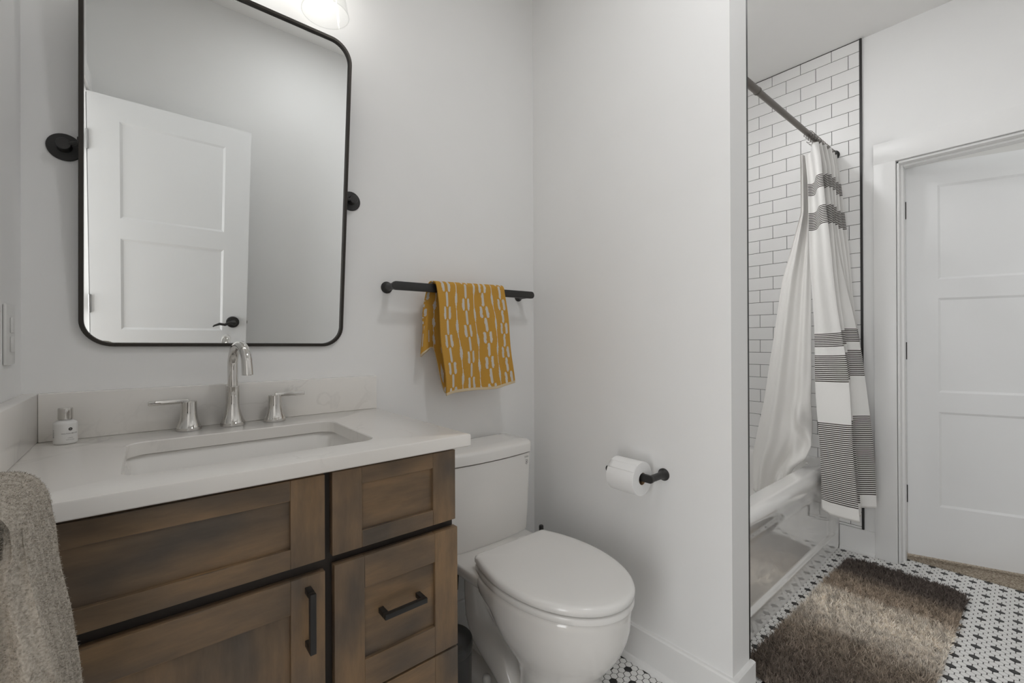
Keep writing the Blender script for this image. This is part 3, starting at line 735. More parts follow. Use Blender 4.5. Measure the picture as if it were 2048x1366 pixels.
def towel_pattern(u, v):
    """u metres across, v metres down from the fold; chains of dashes alternating with swelling lines"""
    per = .096; pitch = .083
    for k in range(-1, 6):
        c = .036 + k * pitch
        ph = (v + (.03 if k % 2 else .0)) % per
        du = abs(u - c)
        wob = 0.0012 * math.sin(v * 190)
        if ph < .044:
            e_ = min(ph, .044 - ph); wd = .0052 if e_ > .004 else .0036
            if abs(du - .0118 + wob * .5) < wd: return 1
        else:
            q = ph - .044; wd = .0050 if min(q, .052 - q) > .004 else .003
            if abs(u - c - wob * .5) < wd: return 1
        c2 = c + pitch / 2
        ph2 = (v + .055 + (.04 if k % 2 else 0)) % per
        wd = .0014 + .0038 * (math.sin(PI * ph2 / .055) if ph2 < .055 else 0)
        if abs(u - c2 - .001 * math.sin(v * 60)) < wd: return 1
    return 0
tw = thing('hand_towel', 'mustard yellow hand towel with white dash pattern folded over the black bar', 'towel', (1.15, BY, 1.34))
TW = .310
def front(u, v):
    """u across 0..1, v 0 at the fold top .. 1 at the hem"""
    L = lerp(.418, .392, sstep(.0, 1, u)); s_ = v * L
    x = lerp(.990, 1.299, u) + .036 * v * (0.9 + .1 * u) + .004 * math.sin(9 * v + 5 * u)
    top = lerp(1.3455, 1.354, u)
    r = .0165
    if s_ < r * PI / 2:
        a = s_ / r; y = BY - r * math.sin(a); z = top - r + r * math.cos(a)
    else:
        z = top - r - (s_ - r * PI / 2); y = BY - r
    fold = .006 * math.sin(u * 17 + 1.0 + 2 * v) * min(1, v * 3) + .010 * math.sin(u * 6.5 + 3 * v) * v
    y -= .004 + abs(.014 * v) + fold * .8
    z += .010 * math.sin(u * 5.5 + .6) * sstep(.75, 1, v)
    return (x, y, z)
m = MB()
m.grid(front, 190, 250, mi=lambda u, v: 2 if v > .975 else towel_pattern(u * TW, v * .405))
m.build('front_layer', [M_must, M_mustw, M_hem], tw, smooth=60, solid=.0045)
def backl(u, v):
    """back layer: falls behind the bar, gathered toward the left and shorter there"""
    L = lerp(.245, .415, sstep(.10, .26, u)) ; L = lerp(L, .36, sstep(.62, .72, u))
    s_ = v * L; r = .0165
    x = lerp(.986, 1.292, u) - .010 * sstep(0, .6, v) * (1 - u) + .030 * v * sstep(.2, .5, u)
    top = lerp(1.3455, 1.354, u)
    if s_ < r * PI / 2:
        a = s_ / r; y = BY + r * math.sin(a); z = top - r + r * math.cos(a)
    else:
        z = top - r - (s_ - r * PI / 2); y = BY + r
    y += .012 * v + .004 * math.sin(u * 15)
    x -= .012 * math.sin(PI * min(1, v * 1.0)) * max(0, 1 - u * 5)
    return (x, min(y, -.012), z)
m = MB(); m.grid(backl, 150, 180, mi=lambda u, v: 2 if v > .985 else towel_pattern(u * TW + .04, v * .4 + .02))
m.build('back_layer', [M_must, M_mustw, M_hem], tw, smooth=60, solid=.0045)
def curl(u, v):
    """rolled edge of the back layer, opening downward"""
    a = lerp(-.5, 2 * PI - 1.2, v); r = lerp(.006, .0165, u ** 1.5)
    z = lerp(1.315, 1.092, u) - .008 * math.sin(a) * u
    return (lerp(.994, .974, u ** .8) + r * math.cos(a) * .85, -.052 + .010 * (1 - u) + r * math.sin(a), z + .010 * math.cos(a) * u)
m = MB(); m.grid(curl, 60, 40, mi=lambda u, v: 2 if u > .96 else (1 if (v * 3) % 1 < .2 and (u * 3) % 1 < .6 else 0)); m.build('rolled_corner', [M_must, M_mustw, M_hem], tw, smooth=60, solid=.004)
MB().box((1.092, -.0935, .955), (1.110, -.0925, .967)).build('care_tag', M_ink, tw, smooth=0)

# ------------------------------------------------------------------ grey towel on the left wall rail
GBX, GBZ = .1040, .9635
bar_fixture('towel_bar', 'short black towel bar on the left wall carrying the grey towel', (GBX, -.931, GBZ), (GBX, -.706, GBZ), [(0, -.9135, GBZ), (0, -.7235, GBZ)], (1, 0, 0), tz=.0130, ty=.0045)
gt = thing('bath_towel', 'thick grey terry towel hanging over the bar in front of the vanity', 'towel', (.10, -.81, .98))
def grey_profile(t, y):
    """closed cross-section of the folded towel over the bar, t 0..1 from the outer right hem over the top to the wall-side hem and back inside"""
    hem = .50
    def outer(q):                                  # q 0..1 right hem -> top -> left hem
        if q < .42:
            k = q / .42; z = lerp(hem, .955, k)
            x = interp([(.50, .174), (.60, .164), (.70, .155), (.753, .150), (.848, .141), (.932, .1325), (.955, .1290)], z)
        elif q < .62:
            a = (q - .42) / .20 * PI; x = .0917 + .0373 * math.cos(a); z = .955 + .042 * math.sin(a) ** .85
        else:
            k = (q - .62) / .38; z = lerp(.955, hem + .03, k); x = .0545 - .018 * k
        return x, z
    def inner(q):                                  # back from left hem up under the bar and down the right inner side
        if q < .42:
            k = q / .42; z = lerp(hem + .03, .955, k); x = .060 - .012 * (1 - k) + .0350 * sstep(.92, 1, k)
        elif q < .58:
            a = PI - (q - .42) / .16 * PI; x = .1040 + .0095 * math.cos(a); z = .962 + .0225 * math.sin(a)
        else:
            k = (q - .58) / .42; z = lerp(.958, hem, k); x = interp([(.5, .100), (.80, .092), (.925, .088), (.942, .094), (.945, .1120), (.96, .1135)], z)
        return x, z
    return outer(t * 2) if t < .5 else inner((t - .5) * 2)
def grey(u, v):
    y = lerp(-.872, -.762, u); x, z = grey_profile(v % 1.0, y)
    dz = max(0, .955 - z)
    rip = .0055 * math.sin(u * 23 + z * 9) * min(1, dz * 8) + .002 * math.sin(u * 60 + z * 25)
    if v < .25 or v > .78: x += rip
    if abs(u) < .001 or abs(u - 1) < .001:
        pass
    y += .004 * math.sin(z * 37 + x * 160) * (1 - u) * min(1, dz * 10) - .012 * dz * (1 - u)
    return (x, y, z + .0015 * math.sin(u * 40))
NV = 200
m = MB()
m.grid(grey, 40, NV)
# near and far ends: folded edges of the layers, bulging toward the viewer
def end_face(side):
    u = 0 if side else 1
    def f(a, b_):
        q = a * .5; po = grey(u, q); qi = 1 - a * .5
        pi_ = grey(u, qi if qi < 1 else .9999)
        p = [lerp(po[i], pi_[i], b_) for i in range(3)]
        bul = .011 * math.sin(PI * b_) ** .6 * (1 + .5 * math.sin(a * 40 + b_ * 7)) + .006 * abs(math.sin(b_ * 8.5 + 1.2 + a * 2.0)) ** 3 + .002 * math.sin(a * 23)
        if 0.03 < b_ < .97: p[1] += (-bul if side else bul)
        return tuple(p)
    return f
m.grid(end_face(True), 160, 22); m.grid(end_face(False), 80, 8)
gtb = m.build('folded_cloth', M_grey, gt, smooth=70)
def fuzz_mesh(points, normals, length, width, jitter, seed):
    r_ = np.random.default_rng(seed); n = len(points)
    t = r_.normal(size=(n, 3)); t -= (t * normals).sum(1, keepdims=True) * normals; t /= np.linalg.norm(t, axis=1, keepdims=True)
    d = normals + jitter * r_.normal(size=(n, 3)); d /= np.linalg.norm(d, axis=1, keepdims=True)
    L = length * r_.uniform(.55, 1.15, size=(n, 1))
    v0 = points - t * width / 2; v1 = points + t * width / 2; bend = r_.normal(size=(n, 3)) * .25 * L
    mid = points + d * L * .55; v2 = mid + t * width * .4; v3 = mid - t * width * .4; v4 = points + d * L + bend
    V = np.stack([v0, v1, v2, v3, v4], 1).reshape(-1, 3)
    return V
def strands(name, V, uv, mat, parent):
    n = len(V) // 5; off = WL[parent.name] if parent else Vector((0, 0, 0))
    V = V - np.array(off)
    me = bpy.data.meshes.new(name); me.vertices.add(len(V)); me.vertices.foreach_set('co', V.ravel())
    base = np.arange(n) * 5
    loops = np.stack([base, base + 1, base + 2, base + 3, base + 3, base + 2, base + 4], 1).ravel()
    me.loops.add(len(loops)); me.loops.foreach_set('vertex_index', loops)
    ls = np.stack([np.arange(n) * 7, np.arange(n) * 7 + 4], 1).ravel(); me.polygons.add(2 * n); me.polygons.foreach_set('loop_start', ls)
    me.update(calc_edges=True); me.validate()
    if uv is not None:
        ul = me.uv_layers.new(name='UVMap'); ul.data.foreach_set('uv', np.repeat(uv, 7, axis=0).ravel())
    me.materials.append(mat); o = bpy.data.objects.new(name, me); COL.objects.link(o); WL[o.name] = Vector(off)
    if parent: o.parent = parent
    return o
def surf_samples(o, n, seed):
    me = o.data; me.calc_loop_triangles(); r_ = np.random.default_rng(seed)
    tri = np.array([t.vertices[:] for t in me.loop_triangles]); co = np.array([v.co[:] for v in me.vertices])
    a, b_, c = co[tri[:, 0]], co[tri[:, 1]], co[tri[:, 2]]; nn = np.cross(b_ - a, c - a); ar = np.linalg.norm(nn, axis=1)
    k = r_.choice(len(tri), n, p=ar / ar.sum()); u, v_ = r_.random((2, n)); fl = u + v_ > 1; u[fl] = 1 - u[fl]; v_[fl] = 1 - v_[fl]
    P_ = a[k] + (b_ - a)[k] * u[:, None] + (c - a)[k] * v_[:, None]; N_ = nn[k] / np.maximum(ar[k], 1e-12)[:, None]
    return P_ + np.array(WL[o.name]), N_
P_, N_ = surf_samples(gtb, 120000, 3)
strands('pile', fuzz_mesh(P_, N_, .0026, .00055, .6, 4), None, M_grey, gtb)['kind'] = 'stuff'

# ------------------------------------------------------------------ toilet
TX = 1.165
toi = thing('toilet', 'white two piece toilet with closed lid between the vanity and the side wall', 'toilet', (TX, -.40, 0))
def egg(a, yf, yb, yc, z, n=44, pf=2.0, pb=2.6, cx=TX):
    out_ = []
    for k in range(n):
        t = 2 * PI * k / n; c, s_ = math.cos(t), math.sin(t); pw = pf if s_ < 0 else pb
        r = (abs(c) ** pw + abs(s_) ** pw) ** (-1 / pw)
        x = a * c * r; y = yc + (s_ * r) * ((yb - yc) if s_ > 0 else (yc - yf))
        out_.append((cx + x, y, z))
    return out_
RZ = .406
s = MB(); rings = []
for z, a, yf, yb, yc in ((0.0, .124, -.672, -.40, -.54), (.012, .124, -.672, -.40, -.54), (.03, .119, -.664, -.405, -.54), (.09, .113, -.652, -.41, -.54), (.15, .112, -.650, -.41, -.53), (.185, .117, -.660, -.405, -.52), (.215, .131, -.682, -.40, -.50), (.245, .149, -.706, -.39, -.49), (.28, .166, -.727, -.375, -.48), (.315, .178, -.741, -.355, -.475), (.345, .1835, -.748, -.32, -.47), (.362, .1845, -.749, -.25, -.465), (.385, .186, -.751, -.235, -.465), (.400, .1855, -.751, -.235, -.465), (RZ, .181, -.746, -.235, -.465)):
    rings.append(egg(a, yf, yb, yc, z))
s.loft(rings, True, True)
s.build('bowl', M_porc, toi, smooth=60)
s = MB(); rings = []
for z, a, yf, yb in ((.352, .150, -.40, -.05), (.368, .168, -.40, -.035), (.384, .1745, -.40, -.03), (.402, .1745, -.40, -.03), (.408, .170, -.40, -.034)):
    rings.append(egg(a, yf, yb, -.2, z, pf=5, pb=6))
s.loft(rings); s.build('deck', M_porc, toi, smooth=60)
s = MB(); rings = []
for z, a, yf, yb in ((.0, .055, -.30, -.09), (.10, .050, -.25, -.10), (.20, .050, -.22, -.10), (.30, .060, -.23, -.08), (.36, .105, -.32, -.05)):
    rings.append(egg(a, yf, yb, -.17, z, pf=3.5, pb=4))
s.loft(rings); s.build('rear_column', M_porc, toi, smooth=60)
s = MB()
for sx in (-1, 1):
    s.tube([(TX + sx * .062, -.165, .34), (TX + sx * .064, -.168, .26), (TX + sx * .066, -.185, .19), (TX + sx * .068, -.225, .145), (TX + sx * .070, -.285, .125), (TX + sx * .070, -.345, .10), (TX + sx * .066, -.395, .06), (TX + sx * .060, -.42, .012)], [.034, .034, .038, .044, .047, .047, .045, .042], 24)
s.build('trapway', M_porc, toi, smooth=70)
s = MB(); s.loft([egg(.125, -.46, -.08, -.27, 0, pf=4, pb=4), egg(.124, -.458, -.082, -.27, .022, pf=4, pb=4), egg(.112, -.445, -.09, -.27, .032, pf=4, pb=4)]); s.build('foot_plate', M_porc, toi, smooth=50)
for sx in (-1, 1):
    s = MB(); s.lathe([(.014, .028), (.014, .044), (.010, .052), (.002, .054)], (TX + sx * .108, -.30, 0), 'z', 20); s.build('bolt_cap', M_plast, toi, smooth=60)
# seat ring and lid
def seat_out(a, yf, yb, z, e_=0):
    a -= e_; yf += e_; yb -= e_; yc = -.480; pts = []
    for k in range(41):                                        # elongated front
        t = PI + PI * k / 40; r = (abs(math.cos(t)) ** 2.05 + abs(math.sin(t)) ** 2.05) ** (-1 / 2.05)
        pts.append((TX + a * math.cos(t) * r, yc + (yc - yf) * math.sin(t) * r, z))
    cr = .012
    def wy(y): return a - .038 * ((y - yc) / .18) ** 2
    side = [lerp(yc, yb - cr, k / 12) for k in range(1, 13)]
    for y in side: pts.append((TX + wy(y), y, z))
    wb = wy(yb - cr)
    for k in range(1, 6): t = PI / 2 * k / 5; pts.append((TX + wb - cr + cr * math.cos(t), yb - cr + cr * math.sin(t), z))
    for k in range(0, 6): t = PI / 2 + PI / 2 * k / 5; pts.append((TX - wb + cr + cr * math.cos(t), yb - cr + cr * math.sin(t), z))
    for y in side[::-1]: pts.append((TX - wy(y), y, z))
    return pts
s = MB(); s.loft([seat_out(.180, -.748, -.302, RZ + .002), seat_out(.1865, -.754, -.299, RZ + .0035), seat_out(.1885, -.757, -.298, RZ + .0055), seat_out(.1885, -.757, -.298, RZ + .0190), seat_out(.1870, -.755, -.299, RZ + .0212), seat_out(.182, -.749, -.302, RZ + .0222)]); s.build('seat', M_seat, toi, smooth=50)
s = MB(); s.loft([seat_out(.181, -.748, -.299, RZ + .0262), seat_out(.1875, -.756, -.295, RZ + .0268), seat_out(.1895, -.7585, -.2935, RZ + .0290), seat_out(.1900, -.759, -.293, RZ + .037), seat_out(.1885, -.757, -.294, RZ + .0430), seat_out(.184, -.751, -.298, RZ + .0475), seat_out(.177, -.742, -.303, RZ + .0497), seat_out(.160, -.715, -.312, RZ + .0515), seat_out(.09, -.60, -.37, RZ + .0530)]); s.build('lid', M_seat, toi, smooth=50)
for sx in (-1, 1):
    s = MB(); s.box((TX + sx * .075 - .02, -.302, RZ + .0005), (TX + sx * .075 + .02, -.262, RZ + .031)); s.build('hinge_block', M_seat, toi, bevel=.006, bseg=3)
# tank
def tank_ring(a, yf, yb, z, n=64):
    out_ = []
    for px, py in rrect(-a, a, 0, 1, .0001, 10):
        pass
    pts = []
    base = rrect(-a, a, yf, yb, .022, 6)
    # resample the front with a bow
    N = []
    for i in range(len(base)):
        p, q = base[i], base[(i + 1) % len(base)]; L = math.dist(p, q); k = max(1, int(L / .02))
        for j in range(k): N.append((lerp(p[0], q[0], j / k), lerp(p[1], q[1], j / k)))
    for x, y in N:
        f = (y - yb) / (yf - yb)
        y += .020 * (x / a) ** 2 * sstep(.35, 1, f)
        pts.append((TX + x, y, z))
    return pts
s = MB(); rg = [(.186, -.192, -.02, .4085), (.1895, -.195, -.017, .416), (.193, -.197, -.015, .47), (.199, -.200, -.013, .60), (.2035, -.202, -.012, .7045)]
# every ring needs the same number of points: scale the top ring
top = tank_ring(.2035, -.202, -.012, 0)
def scaled(a, yf, yb, z): return [(TX + (x - TX) * a / .2035, lerp(yb, yf, (y + .012) / (-.190)), z) for x, y, _ in top]
s.loft([scaled(*g_) for g_ in rg]); s.build('tank', M_porc, toi, smooth=50)
s = MB(); s.loft([scaled(.2015, -.200, -.0125, .7075), scaled(.2065, -.2065, -.009, .7095), scaled(.2070, -.2070, -.009, .738), scaled(.2045, -.204, -.010, .747), scaled(.197, -.193, -.015, .7525), scaled(.15, -.15, -.04, .7545)]); s.build('tank_lid', M_porc, toi, smooth=50)
# maker's mark and water badge
def tank_front_y(x):
    return -.2005 + .020 * ((x - TX) / .2035) ** 2
s = MB(); vs_, fs_ = text_mesh('TOTO', .0085); s.add([(1.334 + x, tank_front_y(1.334 + x) - .0022, .6905 + y) for x, y, _ in vs_], fs_)
rr = [(r_, [(1.334 + r_ * math.cos(t), tank_front_y(1.334) - .0016, .672 + r_ * math.sin(t)) for t in [2 * PI * q / 28 for q in range(28)]]) for r_ in (.0080, .0068)]
s.loft([rr[0][1], rr[1][1]], False, False)
s.add([(1.334 + x, tank_front_y(1.334) - .0016, .672 + z) for x, z in ((0, .005), (.0014, .001), (.0019, -.0015), (.0012, -.0038), (0, -.0045), (-.0012, -.0038), (-.0019, -.0015), (-.0014, .001))], [tuple(range(8))])
vs_, fs_ = text_mesh('1.28', .0036); s.add([(1.334 + x, tank_front_y(1.334) - .0018, .6615 + y) for x, y, _ in vs_], fs_)
s.build('printed_marks', M_ink, toi, smooth=0)
# flush lever at the left tank side (only a sliver could show)
# water supply stop beside the toilet
vlv = thing('supply_valve', 'black water stop valve on the wall behind the toilet base', 'valve', (1.09, -.03, .235))
s = MB(); s.lathe([(.020, -.0003), (.020, -.004), (.009, -.006), (.009, -.045)], (1.090, 0, .235), 'y', 24); s.build('escutcheon', M_black, vlv)
s = MB(); s.loft([[(1.074, -.045, .258), (1.108, -.045, .266), (1.108, -.062, .266), (1.074, -.062, .258)], [(1.078, -.045, .205), (1.104, -.045, .209), (1.104, -.062, .209), (1.078, -.062, .205)]]); s.build('valve_body', M_black, vlv, bevel=.002)

# ------------------------------------------------------------------ toilet brush, bin, paper
br = thing('toilet_brush', 'black toilet brush in its holder in the corner behind the toilet', 'toilet brush', (1.462, -.135, 0))
s = MB(); s.lathe([(.040, .0005), (.042, .004), (.042, .20), (.040, .205), (.036, .205), (.036, .02)], (1.462, -.135, 0), 'z', 32); s.build('holder', M_black, br, smooth=40)
s = MB(); s.lathe([(.006, .03), (.006, .345), (.0085, .35), (.0095, .355), (.0095, .372), (.008, .376)], (1.462, -.135, 0), 'z', 20); s.build('handle', M_black, br, smooth=40)
s = MB(); s.lathe([(.004, .03), (.028, .035), (.030, .10), (.01, .12)], (1.462, -.135, 0), 'z', 20); s.build('bristles', M_plast, br)

bn = thing('trash_can', 'slim black round bin with lid between the vanity and the toilet', 'trash can', (.863, -.38, 0))
s = MB(); s.lathe([(.060, .0005), (.063, .003), (.0675, .272)], (.863, -.38, 0), 'z', 40); s.build('bin_body', M_black, bn, smooth=40)
s = MB(); s.lathe([(.0695, .270), (.0700, .273), (.0700, .291), (.0675, .297), (.058, .3005), (.01, .302)], (.863, -.38, 0), 'z', 40); s.build('bin_lid', simple('gloss_black_plastic', (.012, .012, .012), .25), bn, smooth=40)

TPX, TPZ = 1.4665, .683
tp = thing('toilet_paper_holder', 'black toilet paper holder arm on the wall beside the toilet', 'paper holder', (XP0, -.64, TPZ))
s = MB(); s.lathe([(.0205, -.0003), (.0205, -.003), (.017, -.006), (.0125, -.013), (.0115, -.03), (.0115, -.083)], (XP0, -.641, TPZ), 'x', 32); s.build('post', M_black, tp, smooth=40)
s = MB(); prof = [(.0125 * math.cos(q), .0125 * math.sin(q)) for q in np.linspace(PI / 2, -PI / 2, 11)]
outl = [(-.466 - .0125 + c, z) for c, z in prof] + [(-.655 + .0125 - c, z) for c, z in prof[::-1]]
s.loft([[(TPX - .0055, y, TPZ + z) for y, z in outl], [(TPX + .0055, y, TPZ + z) for y, z in outl]]); s.build('arm', M_black, tp, bevel=.0012)
ro = thing('toilet_paper_roll', 'white toilet paper roll hanging on the black holder arm', 'toilet paper', (TPX, -.556, .676))
RX, RZc = TPX, TPZ - .0050
s = MB(); s.lathe([(.0200, -.613), (.0545, -.613), (.0555, -.612), (.0555, -.508), (.0545, -.507), (.0200, -.507), (.0200, -.613)], (RX, 0, RZc), 'y', 56, cap=False)
s.build('paper', M_paper, ro, smooth=40)
s = MB(); s.lathe([(.0200, -.6125), (.0200, -.5075), (.0192, -.5075), (.0192, -.6125), (.0200, -.6125)], (RX, 0, RZc), 'y', 40, cap=False); tag(s.build('cardboard_core', M_card, ro, smooth=40), 'brown cardboard core')
s = MB(); s.grid(lambda u, v: (RX - .0562 * math.cos(lerp(.55, 1.05, u)), lerp(-.6125, -.5075, v), RZc + .0562 * math.sin(lerp(.55, 1.05, u))), 10, 6); s.build('loose_sheet', M_paper, ro, smooth=60, solid=.0006)

# ------------------------------------------------------------------ bathtub
tub = thing('bathtub', 'white alcove bathtub with a smooth glossy apron and rounded front rim', 'bathtub', (2.4, -.38, 0))
TH = .472
BX0, BX1, BY0, BY1 = TUBX0 + .001, TUBX1 - .001, -.7505, -.0115
def apron(u, v):
    x = lerp(BX0, BX1, u)
    rec = 1 - sstep(BX1 - .14, BX1 - .05, x)
    prof = [(0, -.7505, 0.0), (.14, -.7505, .088), (.17, -.7505 + .010 * rec, .094), (.20, -.7505 + .016 * rec, .100), (.45, -.7505 + .020 * rec, .24)]
    for k in range(25):                                        # smooth swell out to the rim roll
        q = k / 24; prof.append((.55 + .25 * q, -.7505 + .020 * rec - (.0025 + .020 * rec) * sstep(0, 1, q), lerp(.33, .432, q)))
    for k in range(1, 17):
        a = PI / 2 * k / 16; prof.append((.80 + .20 * k / 16, -.715 - .038 * math.cos(a), .432 + .040 * math.sin(a)))
    vs2 = [p[0] for p in prof]
    return (x, float(np.interp(v, vs2, [p[1] for p in prof])), float(np.interp(v, vs2, [p[2] for p in prof])))
s = MB(); s.grid(apron, 60, 160); s.build('apron', M_tub, tub, smooth=55)
hol = rrect(BX0 + .075, BX1 - .075, -.664, BY1 - .05, .12, 10)
ob = outer_ring(hol, BX0, BX1, -.715, BY1)
def hs(e_, z): return Z(rrect(BX0 + .075 + e_ * 1.6, BX1 - .075 - e_ * 1.6, -.664 + e_, BY1 - .05 - e_, max(.05, .12 - e_ * .3), 10), z)
s = MB(); s.loft([Z(ob, TH), hs(0, TH), hs(.006, TH - .002), hs(.012, TH - .010), hs(.016, TH - .03), hs(.035, .25), hs(.055, .14), hs(.09, .10), hs(.17, .092)], False, True)
s.build('basin', M_tub, tub, smooth=50)

# ------------------------------------------------------------------ shower rod, rings, curtain, liner
RY, RZR = -.7265, 2.152
rod = thing('shower_rod', 'dark bronze shower curtain rod spanning the tub alcove', 'curtain rod', (2.4, RY, RZR))
XA, XB = XP1 + .0098, XE - .0098
s = MB(); s.tube([(XA + .002, -.715, RZR), (2.13, -.7205, RZR)], .0145, 24); s.lathe([(.0148, 2.126), (.0158, 2.128), (.0158, 2.136), (.0130, 2.138)], (0, -.7205, RZR), 'x', 24); s.build('outer_tube', M_bronze, rod)
s = MB(); s.tube([(2.13, -.7205, RZR), (XB - .002, -.737, RZR)], .0125, 24); s.build('inner_tube', M_bronze, rod)
for x, y, sg in ((XA, -.715, 1), (XB, -.737, -1)):
    s = MB(); s.lathe([(.026, sg * .0002), (.026, sg * .006), (.019, sg * .012), (.019, sg * .03)], (x, y, RZR), 'x', 28); s.build('end_flange', M_black, rod)
def ring_mb(x, y, tilt):
    m_ = MB(); pts = []
    for k in range(20):
        a = -PI * .62 + 2 * PI * .92 * k / 19; pts.append((x + .004 * math.sin(a + tilt) + tilt * .004, y + .0185 * math.cos(a + PI / 2), RZR - .002 + .0185 * math.sin(a + PI / 2)))
    m_.tube(pts, .0017, 8)
    m_.tube([(x + tilt * .004, y - .002, RZR - .018), (x + tilt * .004, y - .010, RZR - .028), (x, y - .009, RZR - .040), (x, y + .002, RZR - .045), (x, y + .008, RZR - .036)], .0017, 8)
    return m_
for k, x in enumerate(np.linspace(2.725, 3.075, 12)):
    y = lerp(-.7205, -.737, (x - 2.13) / 1.0)
    o = ring_mb(x, y, [.6, -.5, .2, .9, -.8, .4, -.2, .7, -.6, .1, .5, -.3][k]).build('curtain_ring', M_bronze)
    tag(o, 'small dark double hook curtain ring on the shower rod', 'curtain ring', 'curtain rings bunched on the shower rod')

def curtain_path(s_, z):
    """zig-zag of pleats from the tub-side free edge; s_ 0..1"""
    h = 1 - (z - .28) / (2.125 - .28)                       # 0 top .. 1 bottom
    yin = interp([(0, -.690), (.12, -.702), (.45, -.728), (.8, -.762), (1, -.770)], h)
    yout = interp([(0, -.770), (.06, -.786), (.2, -.802), (.45, -.845), (.6, -.872), (.75, -.892), (1, -.918)], h)
    g = sstep(.25, .7, h)
    ox = [lerp(2.725, 2.755, g), lerp(2.800, 2.835, g), lerp(2.865, 2.955, g), lerp(2.930, 2.985, g), lerp(2.990, 3.02, g), 3.055]
    ix = [lerp(2.800, 2.752, g), lerp(2.835, 2.800, g), lerp(2.900, 2.880, g), 2.960, 3.015, 3.075]
    oy = [0, .012 * g, -.030 * g, .02 * g, .01 * g, .0]
    pts = []
    for k in range(6):
        pts.append((ix[k], yin if k == 0 else lerp(yin, -.745 if h < .5 else yin, .5) - .012 * h - (.05 * g if k == 2 else 0)))
        pts.append((ox[k], yout + oy[k]))
    pts.append((3.095, lerp(-.745, -.790, sstep(.5, .8, h))))
    n = len(pts) - 1; t = s_ * n; i = min(int(t), n - 1); f = t - i
    f2 = f * f * (3 - 2 * f) * .55 + f * .45
    x = lerp(pts[i][0], pts[i + 1][0], f2); y = lerp(pts[i][1], pts[i + 1][1], f)
    if i == 0:
        x += .028 * math.sin(2 * PI * f) * (.8 * (1 - g) + .12)
    return x, y
ct = MB()
def curtain(u, v):
    z = lerp(lerp(2.094, 2.128, sstep(.04, .3, u)), .285, v)
    x, y = curtain_path(u, z)
    h = v
    x += .006 * math.sin(z * 7 + u * 9) * (1 - .4 * h); y += .003 * math.sin(z * 9 + u * 30)
    zz = z + .030 * sstep(.15, .5, u) * sstep(.3, 1, v) - .006 * math.cos(u * 26) * (1 - v)
    if v > .94: zz += .022 * (max(0, .02 - u) / .02) * sstep(.94, 1, v)
    return (min(x, 3.118), y, zz)
cur = thing('shower_curtain', 'white shower curtain with black pinstripe bands gathered at the wall outside the tub', 'shower curtain', (2.9, -.80, .28))
ct.grid(curtain, 260, 160, uv=lambda u, v: (u, lerp(2.128, .285, v)))
ct.build('striped_cloth', M_curt, cur, smooth=70, solid=.0012)

lin = thing('shower_liner', 'plain white shower liner hanging inside the bathtub behind the striped curtain', 'shower curtain', (2.78, -.58, .30))
def liner(u, v):
    z = lerp(2.11, .300, v)
    yl = interp([(.30, -.452), (.525, -.453), (.81, -.508), (1.15, -.548), (1.45, -.580), (1.80, -.660), (2.11, -.655)], z)
    yr = interp([(.30, -.580), (.42, -.618), (.475, -.640), (.53, -.690), (.60, -.716), (1.0, -.714), (1.5, -.700), (2.11, -.676)], z)
    x = lerp(2.85, 2.745, sstep(0, .8, v)) + .06 * u
    y = lerp(yl, yr, u)
    amp = lerp(.008, .013, sstep(.05, .8, v))
    x += amp * math.sin(u * 11 + .5 + 1.2 * v) + .3 * amp * math.sin(u * 27 + 4 * v)
    low = sstep(.60, .88, v) * sstep(.35, .8, u)
    x += .016 * math.sin(z * 15 - u * 9) * low + .010 * math.sin(z * 31 + u * 17) * low
    return (x, y, z + .06 * max(0, .18 - u) * 2 * sstep(.95, 1, v))
m = MB(); m.grid(liner, 120, 120); m.build('liner_cloth', M_liner, lin, smooth=80, solid=.0008)

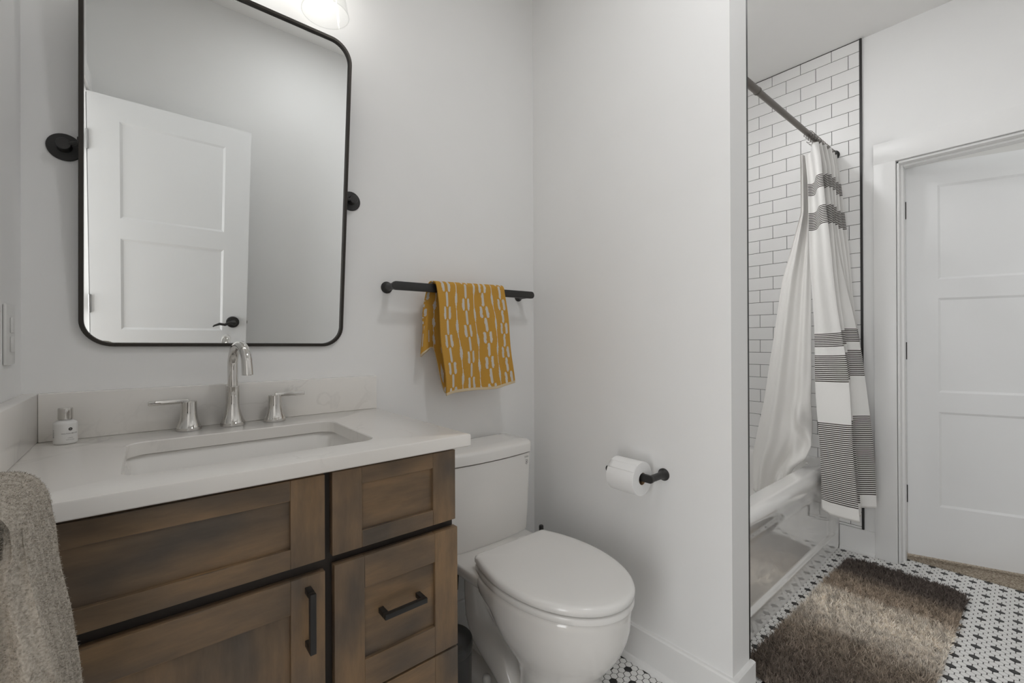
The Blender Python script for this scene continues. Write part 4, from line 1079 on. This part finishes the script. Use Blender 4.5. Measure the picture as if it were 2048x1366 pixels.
# ------------------------------------------------------------------ rug
RX0, RX1, RY0, RY1, RRr = 1.765, 3.005, -1.245, -.800, .085
rug = thing('bath_rug', 'shaggy rectangular rug in brown and cream bands on the hexagon tile beside the tub', 'rug', ((RX0 + RX1) / 2, (RY0 + RY1) / 2, 0))
rang = -.026
def rugp(x, y):
    cx_, cy_ = (RX0 + RX1) / 2, (RY0 + RY1) / 2; dx_, dy_ = x - cx_, y - cy_
    return cx_ + dx_ * math.cos(rang) - dy_ * math.sin(rang), cy_ + dx_ * math.sin(rang) + dy_ * math.cos(rang)
ol = [rugp(*p) for p in rrect(RX0 + .012, RX1 - .012, RY0 + .012, RY1 - .012, RRr, 10)]
s = MB(); s.loft([Z(ol, .0004), Z(ol, .009)]); rb = s.build('backing', simple('rug_backing', (.16, .12, .09), .95), rug, smooth=0)
NS = 80000
px = rng.uniform(RX0 + .006, RX1 - .006, NS * 2); py = rng.uniform(RY0 + .006, RY1 - .006, NS * 2)
qx = np.maximum(np.abs(px - (RX0 + RX1) / 2) - ((RX1 - RX0) / 2 - RRr), 0); qy = np.maximum(np.abs(py - (RY0 + RY1) / 2) - ((RY1 - RY0) / 2 - RRr), 0)
ok = np.hypot(qx, qy) < RRr - .004
px, py = px[ok][:NS], py[ok][:NS]
G = .0080                                                  # strands gather into tufts
gi, gj = np.floor(px / G).astype(int), np.floor(py / G).astype(int)
jit = rng.uniform(.15, .85, (2, gi.max() - gi.min() + 1, gj.max() - gj.min() + 1))
tx_ = (gi + jit[0][gi - gi.min(), gj - gj.min()]) * G; ty_ = (gj + jit[1][gi - gi.min(), gj - gj.min()]) * G
lean = rng.normal(0, .45, (2, gi.max() - gi.min() + 1, gj.max() - gj.min() + 1))
uv = np.stack([(tx_ - RX0) / (RX1 - RX0), (ty_ - RY0) / (RX1 - RX0)], 1)
cx_, cy_ = (RX0 + RX1) / 2, (RY0 + RY1) / 2
wx = cx_ + (px - cx_) * math.cos(rang) - (py - cy_) * math.sin(rang); wy = cy_ + (px - cx_) * math.sin(rang) + (py - cy_) * math.cos(rang)
P_ = np.stack([wx, wy, np.full(len(wx), .006)], 1)
N_ = np.stack([(tx_ - px) / .020 * 1.1 + lean[0][gi - gi.min(), gj - gj.min()], (ty_ - py) / .020 * 1.1 + lean[1][gi - gi.min(), gj - gj.min()], np.ones(len(px))], 1)
N_ /= np.linalg.norm(N_, axis=1, keepdims=True)
strands('pile', fuzz_mesh(P_, N_, .023, .0030, .30, 11), uv, M_rug, rug)['kind'] = 'stuff'
